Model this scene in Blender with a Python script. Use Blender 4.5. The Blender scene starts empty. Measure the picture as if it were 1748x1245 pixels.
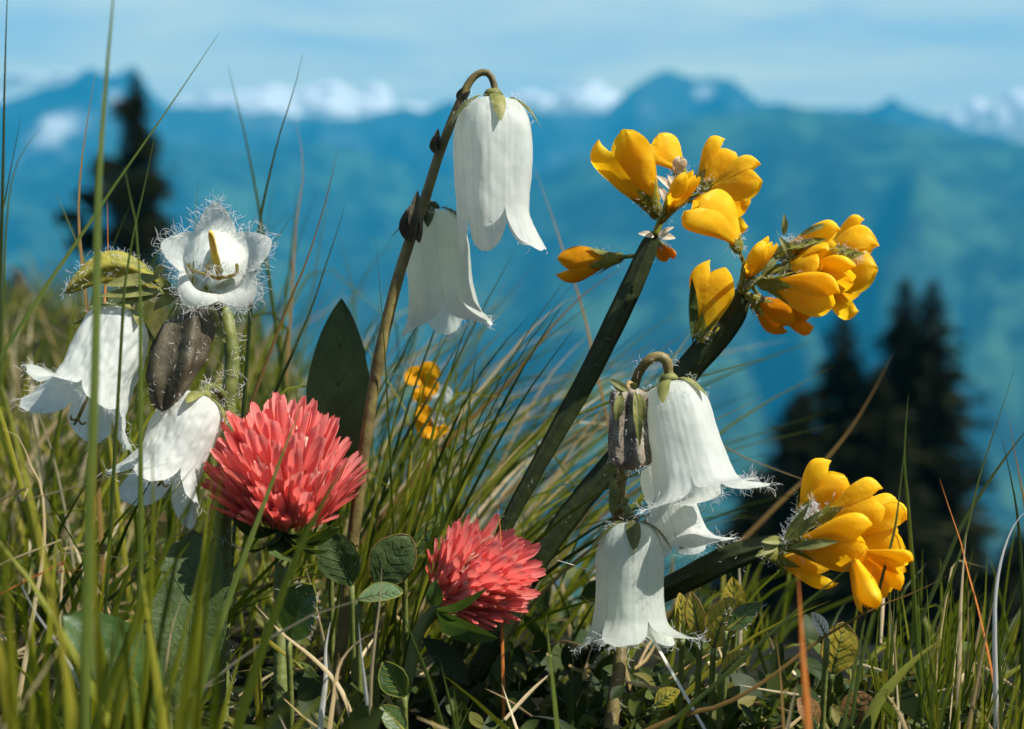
import bpy, math, random
import numpy as np
from mathutils import Vector, Matrix, noise
random.seed(11); rng = np.random.default_rng(11)
S = bpy.context.scene
COL = S.collection
PI = math.pi
V = Vector

# ------------------------------------------------------------------ camera
TILT = math.radians(6.0)
CAM = V((0.0, 0.0, 0.105))
FWD = V((0, math.cos(TILT), -math.sin(TILT)))
UP = V((0, math.sin(TILT), math.cos(TILT)))
cam_d = bpy.data.cameras.new("camera")
cam = bpy.data.objects.new("camera", cam_d); COL.objects.link(cam)
cam.location = CAM; cam.rotation_euler = (math.radians(90) - TILT, 0, 0)
cam_d.lens = 50; cam_d.sensor_width = 36
cam_d.clip_start = 0.005; cam_d.clip_end = 90000
cam_d.dof.use_dof = True; cam_d.dof.focus_distance = 0.275; cam_d.dof.aperture_fstop = 16
cam_d.dof.aperture_blades = 0
S.camera = cam
PX = 0.72 / 1748

def P(px, py, d=0.28):
    """point seen at a pixel of the 1748 x 1245 photograph, d metres along the view axis"""
    return CAM + V((1, 0, 0)) * ((px - 874) * PX * d) + UP * (-(py - 622.5) * PX * d) + FWD * d

def wpx(n, d=0.28): return n * PX * d

# ------------------------------------------------------------------ objects
def tag(o, label=None, cat=None, group=None, kind=None):
    if label: o["label"] = label
    if cat: o["category"] = cat
    if group: o["group"] = group
    if kind: o["kind"] = kind
    return o

def empty(name, loc, label, cat, group=None):
    o = bpy.data.objects.new(name, None); COL.objects.link(o)
    o.location = loc; o.empty_display_size = 0.01
    return tag(o, label, cat, group)

def root_loc(o):
    l = V((0, 0, 0))
    while o is not None:
        l = l + o.location; o = o.parent
    return l

class MB:
    def __init__(self): self.v = []; self.f = []; self.m = []
    def add(self, verts, faces, mat=0):
        n = len(self.v); self.v.extend(verts)
        for f in faces: self.f.append(tuple(i + n for i in f)); self.m.append(mat)
    def grid(self, rows, mat=0, wrap=False):
        n = len(rows[0]); vs = [p for r in rows for p in r]; fs = []
        for i in range(len(rows) - 1):
            for j in range(n if wrap else n - 1):
                k = (j + 1) % n
                fs.append((i * n + j, i * n + k, (i + 1) * n + k, (i + 1) * n + j))
        self.add(vs, fs, mat)
    def tube(self, pts, rad, n=8, mat=0, cap=True):
        m = len(pts)
        if not isinstance(rad, (list, tuple)): rad = [rad] * m
        rows = []; u = None
        for i in range(m):
            t = (pts[min(i + 1, m - 1)] - pts[max(i - 1, 0)]).normalized()
            if u is None:
                u = t.orthogonal().normalized()
            u = (u - t * u.dot(t)).normalized(); w = t.cross(u)
            rows.append([pts[i] + (u * math.cos(2 * PI * k / n) + w * math.sin(2 * PI * k / n)) * rad[i] for k in range(n)])
        self.grid(rows, mat, True)
        if cap:
            b = len(self.v)
            self.add([pts[0].copy(), pts[-1].copy()], [])
            for k in range(n):
                k2 = (k + 1) % n
                self.f.append((b, b - m * n + k2, b - m * n + k)); self.m.append(mat)
                self.f.append((b + 1, b - n + k, b - n + k2)); self.m.append(mat)
    def build(self, name, mats, parent=None, loc=None, smooth=True):
        me = bpy.data.meshes.new(name)
        off = root_loc(parent) if parent is not None else (loc if loc is not None else V((0, 0, 0)))
        me.from_pydata([(p[0] - off[0], p[1] - off[1], p[2] - off[2]) for p in self.v], [], self.f)
        if not isinstance(mats, (list, tuple)): mats = [mats]
        for m in mats: me.materials.append(m)
        if len(mats) > 1: me.polygons.foreach_set("material_index", self.m)
        if smooth: me.polygons.foreach_set("use_smooth", [True] * len(me.polygons))
        me.update()
        o = bpy.data.objects.new(name, me); COL.objects.link(o)
        if parent is not None: o.parent = parent
        elif loc is not None: o.location = loc
        return o

def catmull(ps, n):
    ps = [V(p) for p in ps]
    if len(ps) == 2: return [ps[0].lerp(ps[1], i / (n - 1)) for i in range(n)]
    q = [ps[0] * 2 - ps[1]] + ps + [ps[-1] * 2 - ps[-2]]
    # arc-length-ish parameter
    L = [0]
    for i in range(len(ps) - 1): L.append(L[-1] + (ps[i + 1] - ps[i]).length)
    out = []
    for i in range(n):
        s = L[-1] * i / (n - 1); k = 0
        while k < len(ps) - 2 and s > L[k + 1]: k += 1
        t = (s - L[k]) / max(1e-9, L[k + 1] - L[k]); t = min(max(t, 0), 1)
        a, b, c, d = q[k], q[k + 1], q[k + 2], q[k + 3]
        out.append(0.5 * ((2 * b) + (c - a) * t + (2 * a - 5 * b + 4 * c - d) * t * t + (3 * b - a - 3 * c + d) * t ** 3))
    return out

def sm(x): x = min(max(x, 0.0), 1.0); return x * x * (3 - 2 * x)
def interp(tab, x):
    if x <= tab[0][0]: return tab[0][1]
    for (a, b), (c, d) in zip(tab, tab[1:]):
        if x <= c: return b + (d - b) * sm((x - a) / (c - a))
    return tab[-1][1]
def lin(tab, x):
    if x <= tab[0][0]: return tab[0][1]
    for (a, b), (c, d) in zip(tab, tab[1:]):
        if x <= c: return b + (d - b) * (x - a) / (c - a)
    return tab[-1][1]

# ------------------------------------------------------------------ materials
def newmat(name):
    m = bpy.data.materials.new(name); m.use_nodes = True
    nt = m.node_tree; nt.nodes.clear()
    return m, nt, nt.nodes.new("ShaderNodeOutputMaterial")

def ramp(nt, fac, stops, interp_='LINEAR'):
    r = nt.nodes.new("ShaderNodeValToRGB"); r.color_ramp.interpolation = interp_
    el = r.color_ramp.elements
    while len(el) < len(stops): el.new(0.5)
    for e, (p, c) in zip(el, stops): e.position = p; e.color = (*c, 1)
    nt.links.new(fac, r.inputs[0]); return r.outputs[0]

def noise_fac(nt, scale, detail=3, rough=.55, vec=None, dist=0.0):
    n = nt.nodes.new("ShaderNodeTexNoise"); n.inputs["Scale"].default_value = scale
    n.inputs["Detail"].default_value = detail; n.inputs["Roughness"].default_value = rough
    n.inputs["Distortion"].default_value = dist
    if vec is None:
        t = nt.nodes.new("ShaderNodeTexCoord"); vec = t.outputs["Object"]
    nt.links.new(vec, n.inputs["Vector"]); return n.outputs["Fac"]

def mixc(nt, fac, a, b, mode='MIX'):
    m = nt.nodes.new("ShaderNodeMix"); m.data_type = 'RGBA'; m.blend_type = mode
    for sock, val in ((m.inputs[0], fac), (m.inputs[6], a), (m.inputs[7], b)):
        if hasattr(val, "is_linked"): nt.links.new(val, sock)
        elif isinstance(val, (tuple, list)): sock.default_value = (*val, 1)
        else: sock.default_value = val
    return m.outputs[2]

def leafy(name, stops, *a, **k):
    return leafy_(name, stops, *a, **k)

def leafy_(name, stops, scale=60, rough=.45, trans=.35, tcol=None, bump=.25, bscale=400, spec=.35, island=0.0, noise_mix=.5, stretch=None, coat=0, vein=None):
    """a thin plant surface: gloss + diffuse + light shining through"""
    m, nt, out = newmat(name)
    tc = nt.nodes.new("ShaderNodeTexCoord"); vec = tc.outputs["Object"]
    if stretch:
        mp = nt.nodes.new("ShaderNodeMapping"); mp.inputs["Scale"].default_value = stretch
        nt.links.new(vec, mp.inputs[0]); vec = mp.outputs[0]
    nf = noise_fac(nt, scale, 4, .6, vec)
    fac = nf
    if island > 0:
        g = nt.nodes.new("ShaderNodeNewGeometry")
        mm = nt.nodes.new("ShaderNodeMix"); mm.data_type = 'FLOAT'
        mm.inputs[0].default_value = island
        nt.links.new(nf, mm.inputs[2]); nt.links.new(g.outputs["Random Per Island"], mm.inputs[3])
        fac = mm.outputs[0]
    c = ramp(nt, fac, stops)
    if vein:
        va = nt.nodes.new('ShaderNodeAttribute'); va.attribute_name = 'vein'; c = mixc(nt, va.outputs['Fac'], c, vein)
    p = nt.nodes.new("ShaderNodeBsdfPrincipled")
    p.inputs["Roughness"].default_value = rough; p.inputs["Specular IOR Level"].default_value = spec
    nt.links.new(c, p.inputs["Base Color"])
    if bump:
        bn = noise_fac(nt, bscale, 3, .6, vec)
        b = nt.nodes.new("ShaderNodeBump"); b.inputs["Strength"].default_value = bump; b.inputs["Distance"].default_value = .0006
        nt.links.new(bn, b.inputs["Height"]); nt.links.new(b.outputs[0], p.inputs["Normal"])
    if trans > 0:
        t = nt.nodes.new("ShaderNodeBsdfTranslucent")
        if tcol is not None: nt.links.new(mixc(nt, 1.0, c, tcol, 'MULTIPLY'), t.inputs[0])
        else: nt.links.new(c, t.inputs[0])
        mx = nt.nodes.new("ShaderNodeMixShader"); mx.inputs[0].default_value = trans
        nt.links.new(p.outputs[0], mx.inputs[1]); nt.links.new(t.outputs[0], mx.inputs[2])
        nt.links.new(mx.outputs[0], out.inputs[0])
    else: nt.links.new(p.outputs[0], out.inputs[0])
    return m

M = {}
M['petal'] = leafy("white_petal", [(0.25, (.64, .68, .65)), (.75, (.78, .80, .75))], 260, .5, .56, (1, 1, .97), .22, 500, .2, vein=(.46, .50, .38))
M['petal_shaded'] = leafy("shaded_white_petal", [(0.25, (.62, .68, .61)), (.75, (.75, .79, .71))], 200, .5, .62, (1, 1, .96), .22, 500, .2, vein=(.50, .55, .42))  # greyer white petal for the shaded bells, shade put into its colour
M['hair'] = leafy("white_hair", [(0, (.82, .82, .80)), (1, (.9, .9, .88))], 50, .4, .3, None, 0)
M['sepal'] = leafy("sepal_green", [(0.3, (.10, .12, .03)), (.6, (.24, .24, .07)), (.8, (.36, .30, .12))], 300, .6, .3, None, .4)
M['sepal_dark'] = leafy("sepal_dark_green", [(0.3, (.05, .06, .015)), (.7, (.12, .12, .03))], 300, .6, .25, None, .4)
M['bud'] = leafy("bud_green", [(0.3, (.10, .14, .02)), (.55, (.34, .30, .04)), (.8, (.5, .36, .06))], 160, .6, .3, None, .4, stretch=(1, 1, 1))
M['wilt'] = leafy("wilted_brown", [(0.25, (.035, .03, .018)), (.6, (.10, .085, .05)), (.85, (.22, .19, .14))], 220, .7, .12, None, .6)
M['wilt_grey'] = leafy("wilted_grey", [(0.25, (.07, .055, .04)), (.5, (.25, .21, .15)), (.8, (.5, .46, .40))], 260, .7, .15, None, .6)
M['stem'] = leafy("stem_olive", [(0.3, (.07, .05, .016)), (.55, (.15, .115, .035)), (.8, (.23, .19, .065))], 200, .55, 0, None, .5)
M['stem_green'] = leafy("stem_green", [(0.3, (.06, .08, .015)), (.6, (.13, .15, .035)), (.8, (.2, .19, .06))], 200, .55, 0, None, .5)
M['stem_red'] = leafy("stem_reddish", [(0.3, (.17, .10, .04)), (.6, (.32, .22, .08)), (.8, (.42, .30, .14))], 200, .55, 0, None, .4)
M['stigma'] = leafy("stigma_yellow", [(0.2, (.62, .42, .03)), (.8, (.75, .60, .12))], 200, .6, .2)
M['stigma_dark'] = leafy("stigma_brown", [(0.2, (.10, .08, .02)), (.8, (.2, .16, .05))], 200, .6, .2)
M['yellow'] = leafy("yellow_petal", [(0.25, (.92, .56, .010)), (.55, (.96, .66, .020)), (.85, (.97, .76, .08))], 220, .5, .55, (1, .92, .6), .4, 330, .18)
M['orange'] = leafy("shaded_yellow_petal", [(0.25, (.72, .29, .004)), (.8, (.86, .42, .008))], 220, .55, .42, (1, .85, .5), .4, 330, .15)  # deeper copy of the yellow petal: shade on the dimmer blossoms painted in
M['pale'] = leafy("pale_petal", [(0.25, (.72, .56, .36)), (.8, (.82, .74, .58))], 120, .5, .35)
M['calyx'] = leafy("calyx_green", [(0.25, (.09, .11, .012)), (.6, (.26, .25, .03)), (.85, (.45, .35, .05))], 350, .6, .3, None, .4)
M['wing_stem'] = leafy("winged_stem_green", [(0.3, (.018, .026, .007)), (.6, (.028, .040, .011)), (.82, (.05, .066, .02))], 400, .5, .08, None, .35, 500, .3)
M['clover'] = leafy("clover_coral", [(0.15, (.84, .17, .14)), (.5, (.90, .28, .25)), (.85, (.94, .46, .43))], 200, .5, .42, (1, .75, .7), .2, 500, .3, island=.5)
M['clover_pale'] = leafy("clover_pale_keel", [(0.2, (.93, .58, .46)), (.8, (.96, .82, .70))], 200, .5, .35)
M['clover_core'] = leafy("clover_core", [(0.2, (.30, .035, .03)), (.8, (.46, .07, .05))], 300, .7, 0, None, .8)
M['leaf_dark'] = leafy("broad_leaf_dark", [(0.25, (.035, .058, .016)), (.6, (.062, .095, .026)), (.85, (.10, .13, .04))], 120, .55, .22, (.9, 1, .5), .5, 900, .3)
M['leaf'] = leafy("broad_leaf_green", [(0.25, (.035, .075, .018)), (.6, (.065, .12, .03)), (.85, (.11, .17, .05))], 120, .42, .35, (1, 1, .5), .4, 900, .5)
M['leaf_yellow'] = leafy("yellowing_leaf", [(0.25, (.16, .17, .02)), (.55, (.34, .27, .03)), (.85, (.5, .28, .035))], 110, .5, .4, (1, .9, .5), .4, 900, .35)
M['leaf_brown'] = leafy("browned_leaf", [(0.25, (.12, .06, .02)), (.6, (.24, .12, .035)), (.85, (.34, .22, .07))], 110, .55, .3, None, .5)
GREENS = [(0.0, (.022, .036, .005)), (.25, (.058, .082, .008)), (.55, (.155, .180, .012)), (.82, (.27, .27, .022)), (1, (.34, .27, .04))]
M['grass'] = leafy("grass_blades", GREENS, 40, .5, .5, (1, 1, .45), 0, island=.85, spec=.25)
M['straw'] = leafy("dry_straw", [(0, (.26, .17, .06)), (.5, (.48, .36, .17)), (1, (.70, .60, .40))], 60, .5, .3, None, 0, island=.8)
M['cover'] = leafy("ground_cover", [(0.0, (.012, .022, .005)), (.45, (.036, .060, .012)), (.75, (.085, .11, .022)), (.9, (.17, .15, .03)), (1, (.30, .18, .04))], 60, .55, .4, (1, 1, .5), 0, island=.85, spec=.22)
M['g_dark'] = leafy("blade_dark_green", [(0.2, (.035, .055, .012)), (.8, (.075, .10, .022))], 80, .42, .3, (1, 1, .5), 0)
M['g_mid'] = leafy("blade_green", [(0.2, (.075, .115, .018)), (.8, (.15, .19, .035))], 80, .4, .4, (1, 1, .5), 0)
M['g_yel'] = leafy("blade_yellow_green", [(0.2, (.19, .22, .03)), (.8, (.33, .32, .06))], 80, .4, .4, (1, 1, .6), 0)
M['g_brown'] = leafy("blade_brown", [(0.2, (.12, .075, .02)), (.8, (.28, .17, .05))], 80, .5, .3, None, 0)
M['g_orange'] = leafy("blade_orange", [(0.2, (.50, .14, .025)), (.8, (.66, .24, .05))], 80, .5, .3, None, 0)
M['g_straw'] = leafy("blade_straw", [(0.2, (.44, .31, .13)), (.8, (.66, .54, .33))], 80, .5, .3, None, 0)
M['g_white'] = leafy("blade_bleached", [(0.2, (.62, .60, .52)), (.8, (.78, .76, .70))], 80, .5, .3, None, 0)

# ------------------------------------------------------------------ ground and far land
def crest(x): return 0.30 + 1.35 * sm((0.05 - x) / 0.5)
def gh(x, y):
    t = max(0.0, y - crest(x))
    k_ = 0.08 + 0.24 * sm((0.05 - x) / 0.5); drop = 0.42 * (math.sqrt(t * t + k_ * k_) - k_)
    drop = 640 * (1 - math.exp(-drop / 640))
    z = -drop
    z += 0.006 * noise.noise(V((x * 9, y * 9, 0))) * sm((2.0 - abs(y)) / 1.0) if abs(y) < 2 else 0
    b = max(0.0, -y - 0.3)
    z += 0.25 * min(b, 900)
    if y > 3: z += min(18.0, 0.03 * y) * noise.noise(V((x / (4 + y * .25), y / (4 + y * .25), 3)))
    return z

def land_mat(name, near):
    m, nt, out = newmat(name)
    tc = nt.nodes.new("ShaderNodeTexCoord"); vec = tc.outputs["Object"]
    p = nt.nodes.new("ShaderNodeBsdfPrincipled"); p.inputs["Roughness"].default_value = .9; p.inputs["Specular IOR Level"].default_value = .1
    a = noise_fac(nt, .0042, 5, .62, vec, .6); b = noise_fac(nt, .012, 3, .6, vec)
    forest = ramp(nt, b, [(.3, (.006, .014, .009)), (.7, (.014, .026, .014))])
    meadow = ramp(nt, b, [(.3, (.025, .065, .030)), (.7, (.052, .105, .045))])
    f = ramp(nt, a, [(.47, (0, 0, 0)), (.58, (1, 1, 1))])
    c = mixc(nt, f, forest, meadow)
    if near:
        n1 = noise_fac(nt, 90, 5, .65, vec)
        soil = ramp(nt, n1, [(.3, (.004, .004, .002)), (.55, (.010, .011, .005)), (.8, (.028, .024, .012))])
        sx = nt.nodes.new("ShaderNodeSeparateXYZ"); nt.links.new(vec, sx.inputs[0])
        mr = nt.nodes.new("ShaderNodeMapRange"); mr.inputs[1].default_value = 2; mr.inputs[2].default_value = 60
        nt.links.new(sx.outputs[1], mr.inputs[0])
        c = mixc(nt, mr.outputs[0], soil, c)
    nt.links.new(c, p.inputs["Base Color"]); nt.links.new(p.outputs[0], out.inputs[0])
    return m

def rock_mat():
    m, nt, out = newmat("mountain_rock")
    tc = nt.nodes.new("ShaderNodeTexCoord"); vec = tc.outputs["Object"]
    p = nt.nodes.new("ShaderNodeBsdfPrincipled"); p.inputs["Roughness"].default_value = .9; p.inputs["Specular IOR Level"].default_value = .1
    a = noise_fac(nt, .0022, 5, .65, vec, .4)
    rock = ramp(nt, a, [(.3, (.008, .018, .018)), (.5, (.025, .045, .045)), (.7, (.10, .13, .12))])
    sx = nt.nodes.new("ShaderNodeSeparateXYZ"); nt.links.new(vec, sx.inputs[0])
    s = noise_fac(nt, .0032, 4, .55, vec, .3)
    ad = nt.nodes.new("ShaderNodeMath"); ad.operation = 'MULTIPLY_ADD'; ad.inputs[1].default_value = 1 / 1800.0
    hs = nt.nodes.new('ShaderNodeMath'); hs.operation = 'MULTIPLY'; hs.inputs[1].default_value = .5; nt.links.new(s, hs.inputs[0])
    nt.links.new(sx.outputs[2], ad.inputs[0]); nt.links.new(hs.outputs[0], ad.inputs[2])
    snow = ramp(nt, ad.outputs[0], [(.60, (0,0,0)), (.66, (1,1,1))])
    at = nt.nodes.new("ShaderNodeAttribute"); at.attribute_name = "snowfield"
    c = mixc(nt, at.outputs["Fac"], rock, (.80, .82, .82))
    nt.links.new(c, p.inputs["Base Color"]); nt.links.new(p.outputs[0], out.inputs[0])
    return m

# ground sheet: polar grid, fine near the flowers, out to the horizon
R_OUT = 9000.0
radii = [0.0] + [0.02 * (R_OUT / 0.02) ** (i / 150) for i in range(151)]
NAZ = 260
g = MB(); rows = []
for r in radii:
    rows.append([V((r * math.sin(2 * PI * k / NAZ), r * math.cos(2 * PI * k / NAZ), gh(r * math.sin(2 * PI * k / NAZ), r * math.cos(2 * PI * k / NAZ)))) for k in range(NAZ)])
g.grid(rows, 0, True)
tag(g.build("ground", land_mat("meadow_ground", True)), kind="structure", label="dark meadow soil falling away to the forested valley")

def ridge(name, prof, d0, d1, zf, mat, seed, rough, nlong=260, ns=40, label=None, snow=None):
    """a mountain range: foot at distance d0, crest line at d1 following prof (pixel profile), a back slope behind"""
    mb = MB(); rows = []
    azs = [-2600 + (874 + 2600 + 3400) * 0 + i * (6900 / (nlong - 1)) for i in range(nlong)]
    cz = []
    for px in azs:
        py = lin(prof, px) + 7 * noise.noise(V((px / 42, seed, 0))) + 3.5 * noise.noise(V((px / 15, seed, 5)))
        q = P(px, py, 1.0) - CAM; h = math.hypot(q.x, q.y)
        cz.append((V((q.x / h, q.y / h, 0)), q.z / h * d1 + CAM.z))
    for i in range(ns + 8):
        row = []
        for k, (dr, z1) in enumerate(cz):
            if i < ns:
                s = i / (ns - 1); d = d0 + (d1 - d0) * s
                z = zf + (z1 - zf) * (s ** 1.15)
                n = .6 * noise.fractal(V((azs[k] / 260 + s * .7, s * 2.2, seed)), .9, 2.1, 5) - .9 * abs(noise.noise(V((azs[k] / 110 + s * 1.1, s * 1.6, seed + 4)))) + .25
                z += n * rough * math.sin(PI * min(1, s)) ** .8
                lim = z1 - (z1 - zf) * 0.0 if s >= 1 else (z1 - CAM.z) * d / d1 + CAM.z - (1 - s) * 40
                z = min(z, lim)
            else:
                s = (i - ns + 1) / 8; d = d1 + 300 * s
                z = z1 + (zf - z1) * s
            row.append(dr * d + V((0, 0, z)))
        rows.append(row)
    mb.grid(rows, 0)
    o = mb.build(name, mat)
    if snow:
        a = o.data.attributes.new("snowfield", 'FLOAT', 'POINT'); vals = []
        for v in o.data.vertices:
            q = v.co - CAM; dd = q.dot(FWD); x = 874 + q.x / (PX * dd); y = 622.5 - q.dot(UP) / (PX * dd); m = 0.0
            for (cx, cy, rx, ry) in snow:
                r = math.hypot((x - cx) / rx, (y - cy) / ry) + .35 * noise.noise(V((x / 22, y / 14, 3)))
                m = max(m, 1 - sm((r - .7) / .5))
            vals.append(m * .55)
        a.data.foreach_set("value", vals)
    return tag(o, kind="structure", label=label)

far_prof = [(-2600, 190), (-800, 150), (-300, 190), (0, 172), (60, 152), (110, 142), (150, 115), (185, 127), (230, 115), (262, 160), (290, 186), (340, 180),
            (400, 180), (420, 198), (460, 188), (560, 206), (640, 196), (690, 180), (720, 190), (765, 170), (830, 188), (905, 184), (1000, 200), (1035, 188),
            (1080, 150), (1110, 128), (1135, 120), (1180, 131), (1240, 130), (1300, 172), (1380, 186), (1480, 188), (1502, 180), (1522, 164), (1560, 188), (1640, 216),
            (1748, 248), (2000, 200), (2600, 160), (4300, 200)]
mid_prof = [(-2600, 360), (-500, 400), (-100, 420), (0, 430), (100, 415), (270, 405), (450, 400), (600, 410), (690, 392), (800, 350), (930, 292), (1030, 252),
            (1100, 222), (1160, 205), (1250, 192), (1330, 183), (1420, 190), (1480, 201), (1640, 230), (1748, 248), (1950, 232), (2300, 200), (3000, 260), (4300, 320)]
ridge("mountain_range", far_prof, 4800, 6600, -250, rock_mat(), 7.3, 420, 620, 70, snow=[(115, 212, 48, 20), (70, 240, 34, 14), (195, 168, 16, 14), (1205, 157, 20, 11), (40, 275, 18, 10), (-150, 210, 60, 20), (2100, 230, 60, 20)], label="far blue mountain range under the clouds")
ridge("forested_mountain", mid_prof, 2100, 4600, -640, land_mat("forest_slope", False), 2.1, 260, label="forested slopes across the valley")

ridge("wooded_ridge", [(-2600, 300), (-600, 270), (-200, 310), (0, 300), (90, 288), (160, 262), (270, 238), (330, 246), (400, 258), (520, 240), (600, 252), (680, 280), (760, 300), (900, 330), (1200, 380), (4300, 420)], 3600, 5300, -420, land_mat("wooded_slope", False), 12.7, 260, 420, 50, label="blue wooded ridge in front of the far range")

# haze: the air between the flowers and the mountains
HZ = 6990.0
hb = MB()
ztop = 860.0; zbot = -900.0
vs = [V((x, y, z)) for z in (zbot, ztop) for y in (-9300, HZ) for x in (-9300, 9300)]
hb.add(vs, [(0, 2, 3, 1), (4, 5, 7, 6), (0, 1, 5, 4), (2, 6, 7, 3), (0, 4, 6, 2), (1, 3, 7, 5)])
hm, nt, out = newmat("haze_air")
pv = nt.nodes.new("ShaderNodeVolumePrincipled")
pv.inputs["Color"].default_value = (.018, .40, .75, 1); pv.inputs["Density"].default_value = 1.75e-4
pv.inputs["Anisotropy"].default_value = 0.0
nt.links.new(pv.outputs[0], out.inputs["Volume"])
tag(hb.build("haze", hm, smooth=False), kind="stuff", label="blue mountain haze filling the valley air")

# clouds: banks of cumulus far behind the range
def ico(sub):
    import bmesh
    bm = bmesh.new(); bmesh.ops.create_icosphere(bm, subdivisions=sub, radius=1)
    vs = [v.co.copy() for v in bm.verts]; fs = [tuple(v.index for v in f.verts) for f in bm.faces]; bm.free(); return vs, fs
ICO = ico(3)
cl = MB()
def puff(px, py, rw, rh, D):
    c = P(px, py, D); w = wpx(rw, D); h = wpx(rh, D)
    vs = []
    for v in ICO[0]:
        n = noise.fractal(v * 1.6 + V((px, py, 1)), 1, 2, 4)
        k = 1 + .38 * n
        vs.append(c + V((v.x * w * k, v.y * w * k * .8, v.z * h * k)))
    cl.add(vs, ICO[1])
for (cx, cy, w, h, n) in [(545, 178, 150, 40, 18), (600, 165, 60, 36, 9), (470, 178, 60, 30, 7), (975, 165, 70, 36, 12), (985, 158, 30, 22, 5), (1715, 205, 90, 45, 12), (1760, 170, 60, 40, 6),
                          (310, 176, 26, 22, 6), (420, 172, 50, 18, 6), (880, 170, 40, 18, 5), (60, 120, 120, 14, 6), (-200, 150, 160, 50, 10), (2050, 160, 200, 60, 12)]:
    for i in range(n):
        puff(cx + random.uniform(-1, 1) * w, cy + random.uniform(-.5, 1) * h * .8 + 12, random.uniform(.22, .42) * w + 10, random.uniform(.4, .8) * h, 15500 + random.uniform(-900, 900))
cm, nt, out = newmat("cloud_white")
p = nt.nodes.new("ShaderNodeBsdfPrincipled"); p.inputs["Base Color"].default_value = (.9, .9, .9, 1); p.inputs["Roughness"].default_value = 1; p.inputs["Specular IOR Level"].default_value = 0
t = nt.nodes.new("ShaderNodeBsdfTranslucent"); t.inputs[0].default_value = (.92, .92, .92, 1)
mx = nt.nodes.new("ShaderNodeMixShader"); mx.inputs[0].default_value = .35
nt.links.new(p.outputs[0], mx.inputs[1]); nt.links.new(t.outputs[0], mx.inputs[2]); nt.links.new(mx.outputs[0], out.inputs[0])
tag(cl.build("clouds", cm), kind="stuff", label="white cumulus clouds low behind the far range")

# ------------------------------------------------------------------ light
SUN_EL = math.radians(52); SUN_AZ = math.radians(-18)   # azimuth measured from +X towards +Y
sd = V((math.cos(SUN_EL) * math.cos(SUN_AZ), math.cos(SUN_EL) * math.sin(SUN_AZ), math.sin(SUN_EL)))
sl = bpy.data.lights.new("sun", 'SUN'); sl.energy = 4.0; sl.angle = math.radians(.5); sl.color = (1, .95, .86)
so = bpy.data.objects.new("sun", sl); COL.objects.link(so)
so.rotation_euler = sd.to_track_quat('Z', 'Y').to_euler(); so.location = (0, 0, 5)
w = bpy.data.worlds.new("World"); S.world = w; w.use_nodes = True
nt = w.node_tree; nt.nodes.clear()
wo = nt.nodes.new("ShaderNodeOutputWorld"); bg = nt.nodes.new("ShaderNodeBackground"); bg.inputs[1].default_value = .07
sky = nt.nodes.new("ShaderNodeTexSky"); sky.sky_type = 'NISHITA'; sky.sun_disc = False
sky.sun_elevation = SUN_EL; sky.sun_rotation = math.radians(90) - SUN_AZ
sky.altitude = 1800; sky.dust_density = 2.5; sky.ozone_density = 1.0
tc = nt.nodes.new("ShaderNodeTexCoord"); mp = nt.nodes.new("ShaderNodeMapping"); mp.inputs["Scale"].default_value = (4, 4, 26)
nt.links.new(tc.outputs["Generated"], mp.inputs[0])
nf = noise_fac(nt, 1.3, 6, .6, mp.outputs[0], .4)
cf = ramp(nt, nf, [(.38, (.30, .30, .30)), (.66, (.85, .85, .85))])
sx = nt.nodes.new("ShaderNodeSeparateXYZ"); nt.links.new(tc.outputs["Generated"], sx.inputs[0])
lo = nt.nodes.new("ShaderNodeMapRange"); lo.inputs[1].default_value = .12; lo.inputs[2].default_value = .45; lo.inputs[3].default_value = 1; lo.inputs[4].default_value = .15
nt.links.new(sx.outputs[2], lo.inputs[0])
cf = mixc(nt, 1.0, cf, lo.outputs[0], 'MULTIPLY')
cc = mixc(nt, cf, sky.outputs[0], (8.4, 8.4, 5.6))
nt.links.new(cc, bg.inputs[0]); nt.links.new(bg.outputs[0], wo.inputs[0])
S.view_settings.view_transform = 'Standard'; S.view_settings.look = 'None'
S.view_settings.exposure = 1.35; S.view_settings.gamma = 1; S.view_settings.use_curve_mapping = False
S.render.engine = 'CYCLES'
S.cycles.max_bounces = 7; S.cycles.diffuse_bounces = 4; S.cycles.glossy_bounces = 2; S.cycles.transmission_bounces = 4
S.cycles.volume_bounces = 0; S.cycles.transparent_max_bounces = 6
S.cycles.caustics_reflective = False; S.cycles.caustics_refractive = False
S.cycles.use_denoising = True
try: S.cycles.denoiser = 'OPENIMAGEDENOISE'; S.cycles.denoising_prefilter = 'ACCURATE'
except Exception: pass
# ================================================================== flowers
def hairs(mb, spots, n, lmin, lmax, rad=.000026, curl=1.5, seg=7):
    n = int(n * 1.5)
    """fine curly hairs: spots = list of (point, outward direction)"""
    for _ in range(n):
        p, d = random.choice(spots)
        p = p + V((random.uniform(-1, 1), random.uniform(-1, 1), random.uniform(-1, 1))) * .0006
        d = (d + V((random.gauss(0, .6), random.gauss(0, .6), random.gauss(0, .6)))).normalized()
        L = random.uniform(lmin, lmax); pts = [p]; c = V((random.gauss(0, 1), random.gauss(0, 1), random.gauss(0, 1))) * curl / seg
        for i in range(seg):
            d = (d + c).normalized(); pts.append(pts[-1] + d * L / seg)
            c = c + V((random.gauss(0, 1), random.gauss(0, 1), random.gauss(0, 1))) * .12
        mb.tube(pts, [rad] * seg + [rad * .4], 3, cap=False)

BELL_PROF = [(0, .03), (.012, .28), (.03, .42), (.08, .66), (.16, .85), (.28, .97), (.45, 1.0), (.65, .99), (.82, 1.0), (1.0, 1.06)]

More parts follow.
